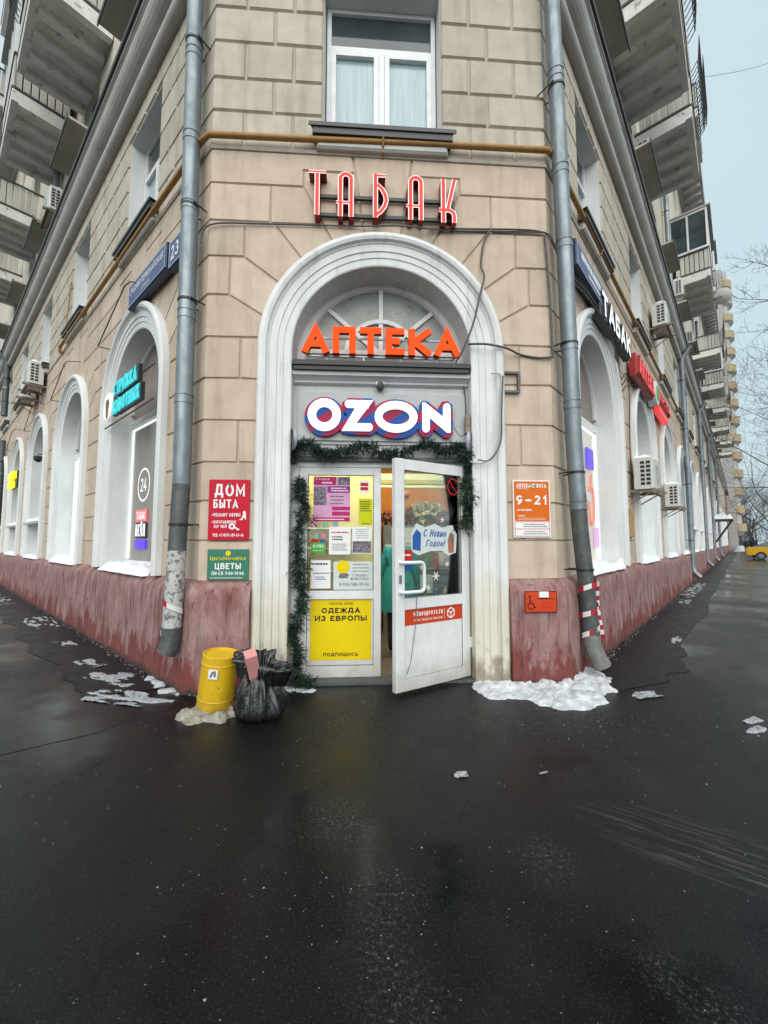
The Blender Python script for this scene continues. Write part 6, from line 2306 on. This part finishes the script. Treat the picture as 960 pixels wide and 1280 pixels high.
# ================================================================ PEOPLE
def person(M_, label, coat, legs, skin=(.45, .28, .2), hair=(.03, .02, .015), h=1.72, stride=.10, long_coat=False, hat=False):
    k = h / 1.72
    s = thing('person', label, 'person', M_)
    J = {'pel': (0, 0, .95), 'waist': (0, 0, 1.10), 'chest': (0, -.01, 1.30), 'neck': (0, .0, 1.46), 'head0': (0, -.01, 1.55), 'head1': (0, -.02, 1.66),
         'shl': (-.17, 0, 1.41), 'ell': (-.24, .02, 1.14), 'wrl': (-.23, -.08, .90), 'hal': (-.225, -.10, .82),
         'shr': (.17, 0, 1.41), 'elr': (.24, .02, 1.14), 'wrr': (.23, -.08, .90), 'har': (.225, -.10, .82),
         'hil': (-.09, 0, .90), 'knl': (-.10, -stride, .50), 'anl': (-.10, -stride * .6, .10), 'tol': (-.11, -stride * .6 - .14, .045),
         'hir': (.09, 0, .90), 'knr': (.10, stride * .5, .50), 'anr': (.10, stride * 1.4, .10), 'tor': (.11, stride * 1.4 - .14, .045)}
    rad = {'pel': .165, 'waist': .155, 'chest': .165, 'neck': .062, 'head0': .085, 'head1': .088, 'shl': .085, 'shr': .085, 'ell': .062, 'elr': .062, 'wrl': .045, 'wrr': .045, 'hal': .045, 'har': .045,
           'hil': .105, 'hir': .105, 'knl': .068, 'knr': .068, 'anl': .052, 'anr': .052, 'tol': .045, 'tor': .045}
    if long_coat:
        rad['pel'] = .20
        rad['hil'] = rad['hir'] = .13
    E = [('pel', 'waist'), ('waist', 'chest'), ('chest', 'neck'), ('neck', 'head0'), ('head0', 'head1'), ('chest', 'shl'), ('shl', 'ell'), ('ell', 'wrl'), ('wrl', 'hal'), ('chest', 'shr'), ('shr', 'elr'), ('elr', 'wrr'), ('wrr', 'har'),
         ('pel', 'hil'), ('hil', 'knl'), ('knl', 'anl'), ('anl', 'tol'), ('pel', 'hir'), ('hir', 'knr'), ('knr', 'anr'), ('anr', 'tor')]
    names = list(J)
    me = bpy.data.meshes.new('body')
    me.from_pydata([tuple(c * k for c in J[n_]) for n_ in names], [(names.index(a), names.index(b)) for a, b in E], [])
    ob = bpy.data.objects.new('body', me)
    COL.objects.link(ob)
    md_ = ob.modifiers.new('skin', 'SKIN')
    for i, n_ in enumerate(names):
        v = me.skin_vertices[0].data[i]
        v.radius = (rad[n_] * k, rad[n_] * k * (.72 if n_ in ('pel', 'waist', 'chest') else 1))
        v.use_root = (n_ == 'pel')
    sb = ob.modifiers.new('sub', 'SUBSURF')
    sb.levels = 2
    dg = bpy.context.evaluated_depsgraph_get()
    m2 = bpy.data.meshes.new_from_object(ob.evaluated_get(dg))
    bpy.data.objects.remove(ob)
    m2.materials.clear()
    for c in (coat, legs, skin, hair):
        m2.materials.append(pm('cloth', c, tuple(x * .75 for x in c), 20, .85, bump=.2, bscale=50))
    for p in m2.polygons:
        z = p.center.z / k
        p.use_smooth = True
        if z > 1.62 or (z > 1.52 and p.center.y > .01):
            p.material_index = 3
        elif z > 1.47:
            p.material_index = 2
        elif abs(p.center.x) > .17 * k and z < .88:
            p.material_index = 2
        elif z > (.62 if long_coat else .86):
            p.material_index = 0
        else:
            p.material_index = 1
    link('body', m2, s)
    if long_coat:
        mb = MB()
        rows = []
        for z, r in ((1.12, .17), (.95, .215), (.75, .245), (.56, .265)):
            rows.append([(r * 1.0 * math.cos(a) + .01 * math.sin(5 * a), r * .78 * math.sin(a) + .012 * math.cos(7 * a), z) for a in [2 * math.pi * j / 28 for j in range(28)]])
        mb.grid(rows, close=True)
        mb.build('coat_skirt', m2.materials[0], s, smooth=True)
    return s


person(T(.28, 1.05, .01, R(160)), 'person in a long teal coat and dark boots standing inside the open door', (.02, .27, .25), (.015, .015, .018), h=1.62, stride=.03, long_coat=True)
person(FR @ T(43.0, -2.2, 0, R(-60)), 'person in a dark jacket walking behind the yellow taxi', (.01, .013, .03), (.012, .012, .016), hair=(.008, .008, .01), skin=(.02, .018, .02), h=1.86)
person(FR @ T(72, -1.85, 0, R(-90)), 'tiny far person in dark clothes on the right pavement', (.015, .015, .018), (.012, .012, .015), skin=(.03, .025, .02))


# ================================================================ THE TAXI
def car(M_, label):
    s = thing('taxi_car', label, 'car', M_)
    yel = pm('yellow_car_paint', (.72, .40, .005), (.68, .37, .005), 3, .22)
    # x: length (nose at -x), y: width, z up
    prof = [(-2.2, .30), (-2.27, .48), (-2.22, .62), (-2.05, .73), (-1.6, .85), (-.95, .97), (1.6, 1.02), (2.15, .98), (2.27, .75), (2.25, .40)]
    rows = []
    for y, ins, dz in ((-.88, .06, -.02), (-.86, .0, 0), (-.5, -.03, .02), (0, -.04, .03), (.5, -.03, .02), (.86, 0, 0), (.88, .06, -.02)):
        rows.append([(x + (ins if x < 0 else -ins), y, z + (dz if z > .7 else 0)) for x, z in prof])
    mb = MB().grid(rows)
    for y in (-.88, .88):
        mb.poly([(x + (.06 if x < 0 else -.06), y, z - (.02 if z > .7 else 0)) for x, z in prof])
    mb.poly([(-2.2, -.85, .38), (2.2, -.85, .38), (2.2, .85, .38), (-2.2, .85, .38)])
    mb.build('body', yel, s, smooth=False)
    gp = [(-1.05, .98), (-.35, 1.42), (.25, 1.49), (1.0, 1.44), (1.95, 1.02)]
    rows = []
    for y, t in ((-.80, 0), (-.62, 1), (.62, 1), (.80, 0)):
        rows.append([(x, y if z < 1.1 else math.copysign(.62, y), z) for x, z in gp])
    mb = MB().grid([[(x, -.80 if z < 1.1 else -.62, z) for x, z in gp], [(x, .80 if z < 1.1 else .62, z) for x, z in gp]])
    mb.build('windscreen_and_rear_glass', M['pane_dark'], s)
    for sg in (-1, 1):
        mb = MB()
        mb.poly([(x, sg * (.805 if z < 1.1 else .625), z) for x, z in gp])
        mb.build('side_glass', M['pane_dark'], s)
        MB().box(.15, .25, sg * .80 - .02, sg * .80 + .02, .98, 1.02).build('pillar', yel, s)
        MB().bbox(-.85, -.70, sg * .98 - .08, sg * .98 + .08, .98, 1.10, .02).build('wing_mirror', yel, s)
        MB().box(-2.27, -2.02, sg * .62 - .17, sg * .66 + .23, .60, .70).build('headlight', M['pane'], s)
    MB().bbox(-.30, 1.0, -.60, .60, 1.46, 1.51, .02).build('roof', yel, s)
    MB().box(-2.32, -2.2, -.62, .62, .40, .58).build('grille', M['black'], s)
    MB().box(-2.31, -1.80, -.895, .895, .24, .38).build('bumper', M['black'], s)
    wt = MB().lathe([(.20, -.09), (.30, -.10), (.325, -.07), (.325, .07), (.30, .10), (.20, .09)], 22, axis='y').mesh('tyre', M['black'])
    wr = MB().lathe([(.001, -.085), (.06, -.09), (.205, -.07), (.205, .07), (.001, .08)], 14, axis='y').mesh('rim', M['galv'])
    for x in (-1.38, 1.38):
        for y in (-.82, .82):
            w_ = bpy.data.objects.new('wheel', None)
            COL.objects.link(w_)
            w_.parent = s
            w_.matrix_basis = T(x, y, .325)
            link('tyre', wt, w_)
            link('rim', wr, w_)
        MB().lathe([(.36, -.892), (.375, -.892), (.375, -.86)], 22, (x, 0, .33), axis='y').build('wheel_arch', M['black'], s)
    return s


# nose towards the house, standing across the pavement
car(FR @ T(40.5, -3.95, 0, R(90)), 'yellow taxi with its nose across the far right pavement')

# ================================================================ FAR STREET: tower, snowbank, trees, wires
M['tower_y'] = pm('tower_yellow_panel', (.40, .32, .19), (.34, .27, .16), 2, .8)
M['tower_g'] = pm('tower_grey_panel', (.42, .40, .37), (.36, .34, .32), 2, .8)
M['brick'] = pm('red_brick_far', (.30, .14, .10), (.24, .11, .08), 2, .85)
tw = thing('tower_block', 'tall far tower block with a stack of rounded yellow balconies', 'tower', FR @ T(84, -1.15, 0))
MB().box(0, 20, .2, 16, 0, 48.5).build('tower_wall', M['tower_g'], tw)
for f in range(15):
    z = 3.2 + f * 3.0
    mb = MB()
    pts = [(0.0, .19)] + [(1.8 + 1.8 * math.cos(R(a)), -.0 - 1.05 * math.sin(R(a))) for a in range(180, -1, -20)] + [(3.6, .19)]
    mb.grid([[(x, y, z + .0) for x, y in pts], [(x, y, z + 1.25) for x, y in pts]])
    mb.poly([(x, y, z) for x, y in pts])
    un = [(1.8 + (x - 1.8) * .45, .19 + (y - .19) * .35, z - .75) for x, y in pts]
    mb.grid([[(x, y, z - .005) for x, y in pts], un], 1)
    b_ = mb.build('balcony', [M['tower_y'], M['tower_g']], tw)
    MB().poly([(x * .98 + .02, y * .96, z + 1.26) for x, y in pts]).build('balcony_snow', M['snow_clean'], b_)
    mb = MB()
    pts2 = [(.3 + x * .83, y * .55 + .08) for x, y in pts]
    mb.grid([[(x, y, z + 1.27) for x, y in pts2], [(x, y, z + 2.98) for x, y in pts2]])
    mb.build('balcony_glazing', M['tower_g'], b_)
tb = thing('brick_house', 'low far red brick house at the end of the right front', 'building', FR @ T(70.5, 0, 0))
MB().box(0, 12, .1, 10, 0, 9).build('house_wall', M['brick'], tb)
for k in range(4):
    MB().box(1 + k * 2.8, 2.3 + k * 2.8, .06, .12, 1.2, 2.9).build('window', M['pane_dark'], tb)
MB().box(-.1, 12.1, -.2, 10.1, 9.0, 9.3).build('roof', M['darkmetal'], tb)


def bank(label, u0, u1, o0, o1, h, seed):
    mb = MB()
    rows = []
    n = 60
    for i in range(n + 1):
        u = u0 + (u1 - u0) * i / n
        row = []
        for j in range(11):
            v = j / 10
            x = u
            y = -(o0 + (o1 - o0) * v)
            e = min(i, n - i) / 4
            z = h * math.sin(math.pi * v) ** .7 * (.7 + .6 * fbm(u * .35 + seed, v * 2, 0)) * min(1, e) - .02
            row.append((x, y, max(z, -.02)))
        rows.append(row)
    mb.grid(rows)
    o = mb.build('snowbank', M['snow'], None, FR, smooth=True)
    o['kind'] = 'stuff'
    o['label'] = label


bank('long grey snowbank beside the far right pavement', 58, 170, 3.2, 7.5, 1.5, 3)
bank('second snowbank farther along the right pavement', 75, 190, .4, 2.0, .8, 9)

M['bark'] = pm('bare_dark_bark', (.055, .048, .042), (.085, .075, .065), 8, .9, bump=.3, bscale=20)


def bare_tree(M_, label, h, seed, depth=6, spread=.55, n=5, r0=.16, group='bare trees along the street', limbs=None):
    rr = random.Random(seed)
    s = thing('bare_tree', label, 'tree', M_, group)
    trunk, crown = MB(), MB()

    def grow(p, d, ln, r, lv):
        pts, rads = [p], [r]
        q = p
        dd = d.copy()
        segs = 4 if lv < 3 else 3
        for i in range(segs):
            dd = (dd + Vector((rr.uniform(-1, 1), rr.uniform(-1, 1), rr.uniform(-.5, .9))) * (.10 if lv == 0 else .22)).normalized()
            q = q + dd * ln / segs
            pts.append(q)
            rads.append(r * (1 - .45 * (i + 1) / segs))
        (trunk if lv == 0 else crown).tube(pts, rads, 8 if lv == 0 else (5 if lv < 3 else 3), cap=False)
        if lv >= depth:
            return
        kids = rr.randint(2, 3) if lv else n
        for c in range(kids):
            t = rr.uniform(.45, 1.0) if lv else rr.uniform(.40, 1.0)
            i = min(int(t * segs), segs - 1)
            st = pts[i].lerp(pts[i + 1], t * segs - i)
            az = rr.uniform(0, 2 * math.pi)
            o_ = dd.orthogonal().normalized()
            o_ = Matrix.Rotation(az, 3, dd) @ o_
            nd = (dd * (1 - spread) + o_ * spread * rr.uniform(.8, 1.3) + Vector((0, 0, .12))).normalized()
            grow(st, nd, ln * rr.uniform(.58, .80), max(rads[i] * rr.uniform(.5, .7), .006), lv + 1)
        if lv:
            grow(pts[-1], dd, ln * .7, max(rads[-1] * .8, .006), lv + 1)

    if limbs:
        trunk.tube([(0, 0, -.1), (.05, 0, h * .3), (-.05, .05, h * .65), (.1, -.05, h)], [r0, r0 * .8, r0 * .5, r0 * .15], 8)
        for a, b in limbs:
            a, b = Vector(a), Vector(b)
            pts = []
            for i in range(9):
                t = i / 8
                pts.append(a.lerp(b, t) + Vector((.25 * fbm(t * 3 + a.z, 1.1), .0, .45 * math.sin(t * 3.1) * -.6 + .25 * fbm(t * 3, a.z))))
            crown.tube(pts, [.05 * (1 - .8 * i / 8) for i in range(9)], 5, cap=False)
            for i in range(2, 9):
                for q in range(2):
                    d = (b - a).normalized() + Vector((rr.uniform(-1, 1), rr.uniform(-.4, .6), rr.uniform(-.6, 1.1)))
                    grow(pts[i], d.normalized(), rr.uniform(.5, .95), .014, 4)
    else:
        grow(Vector((0, 0, -.1)), Vector((0, 0, 1)), h * .42, r0, 0)
    trunk.build('trunk', M['bark'], s, smooth=True)
    crown.build('crown', M['bark'], s, smooth=True)
    return s


bare_tree(FR @ T(34, -8.3, 0), 'nearest bare street tree, its twigs entering the right edge of the picture', 17, 5, 6, .6, 5, .2)
bare_tree(FR @ T(22, -6.6, 0), 'tall bare tree whose long twigs reach in high at the right edge', 19, 15, 6, .6, 8, .24, limbs=[((0, 0, 12.4), (-.6, 4.7, 13.5)), ((0, 0, 13.6), (.2, 4.0, 15.4)), ((0, 0, 11.0), (.5, 3.7, 11.9)), ((0, 0, 9.0), (0, 3.4, 10.0)), ((0, 0, 7.5), (.4, 3.5, 8.0)), ((0, 0, 6), (-.2, 3.4, 6.4))])
bare_tree(FR @ T(60, -9.0, 0), 'second bare street tree at the right edge of the picture', 17, 12, 5, .6, 5, .18)
bare_tree(FR @ T(70, -4.7, 0), 'bare street tree with a visible thin trunk at the right edge', 16, 23, 5, .55, 5, .17)
bare_tree(FR @ T(96, -2.6, 0), 'bare far tree beyond the taxi, nearest of the far clump', 14, 31, 6, .55, 7, .16)
bare_tree(FR @ T(112, -1.2, 0), 'bare far tree at the end of the right front, left of the far clump', 17, 37, 6, .55, 7, .18)
bare_tree(FR @ T(128, -2.8, 0), 'bare far tree in the middle of the far clump', 17, 41, 5, .6, 7, .2)
bare_tree(FR @ T(150, -4.6, 0), 'bare far tree at the back of the far clump', 18, 43, 5, .6, 7, .2)
bare_tree(FR @ T(140, -.6, 0), 'bare far tree behind the tower foot', 15, 47, 5, .6, 7, .2)

M['wood'] = pm('far_bare_wood', (.05, .05, .052), (.09, .09, .092), .6, .95)
mb = MB()
rr = random.Random(4)
for k in range(5200):
    u, o_ = rr.uniform(170, 260), rr.uniform(-12, 40)
    z0 = rr.uniform(0, 13) * (.6 + .4 * fbm(u * .05, o_ * .1))
    p = Vector((u, -o_, max(z0, 0)))
    d = Vector((rr.uniform(-1, 1), rr.uniform(-1, 1), rr.uniform(.2, 1.5))) * rr.uniform(.7, 1.8)
    w_ = Vector((.0, .05, 0))
    mb.poly([p - w_, p + w_, p + d])
mb2 = MB()
for k in range(3600):
    u, o_ = rr.uniform(96, 140), rr.uniform(-2.5, 3.2)
    p = Vector((u, -o_, rr.random() ** 1.6 * 9.5 * (.75 + .5 * fbm(u * .12, o_ * .5))))
    d = Vector((rr.uniform(-1, 1), rr.uniform(-1, 1), rr.uniform(.1, 1.4))) * rr.uniform(.4, 1.0)
    w_ = Vector((.02, .03, 0))
    mb2.poly([p - w_, p + w_, p + d])
o = mb2.build('street_thicket', M['bark'], None, FR)
o['kind'] = 'stuff'
o['label'] = 'dark leafless thicket at the far end of the right front'
o = mb.build('distant_wood', M['wood'], None, FR)
o['kind'] = 'stuff'
o['label'] = 'hazy bare wood closing the end of the right street'

WIRES = (((FR @ Vector((11, -1.25, 16.1))), (FR @ Vector((14, -4.5, 17.9))), 'single overhead wire crossing the sky at the upper right'),
         ((FR @ Vector((36, -1.2, 13.5))), (FR @ Vector((52, -12, 14))), 'upper of the far overhead wires'),
         ((FR @ Vector((50, -1.2, 14.6))), (FR @ Vector((66, -12, 12.6))), 'middle far overhead wire'),
         ((FR @ Vector((50, -1.2, 13.2))), (FR @ Vector((66, -12, 11.8))), 'lowest far overhead wire'))
for a, b, lb in WIRES:
    pts = [a.lerp(b, i / 10) - Vector((0, 0, .35 * math.sin(math.pi * i / 10))) for i in range(11)]
    tag(MB().tube(pts, .007, 4).build('overhead_wire', M['galv'], None), lb, 'wire', 'overhead wires')
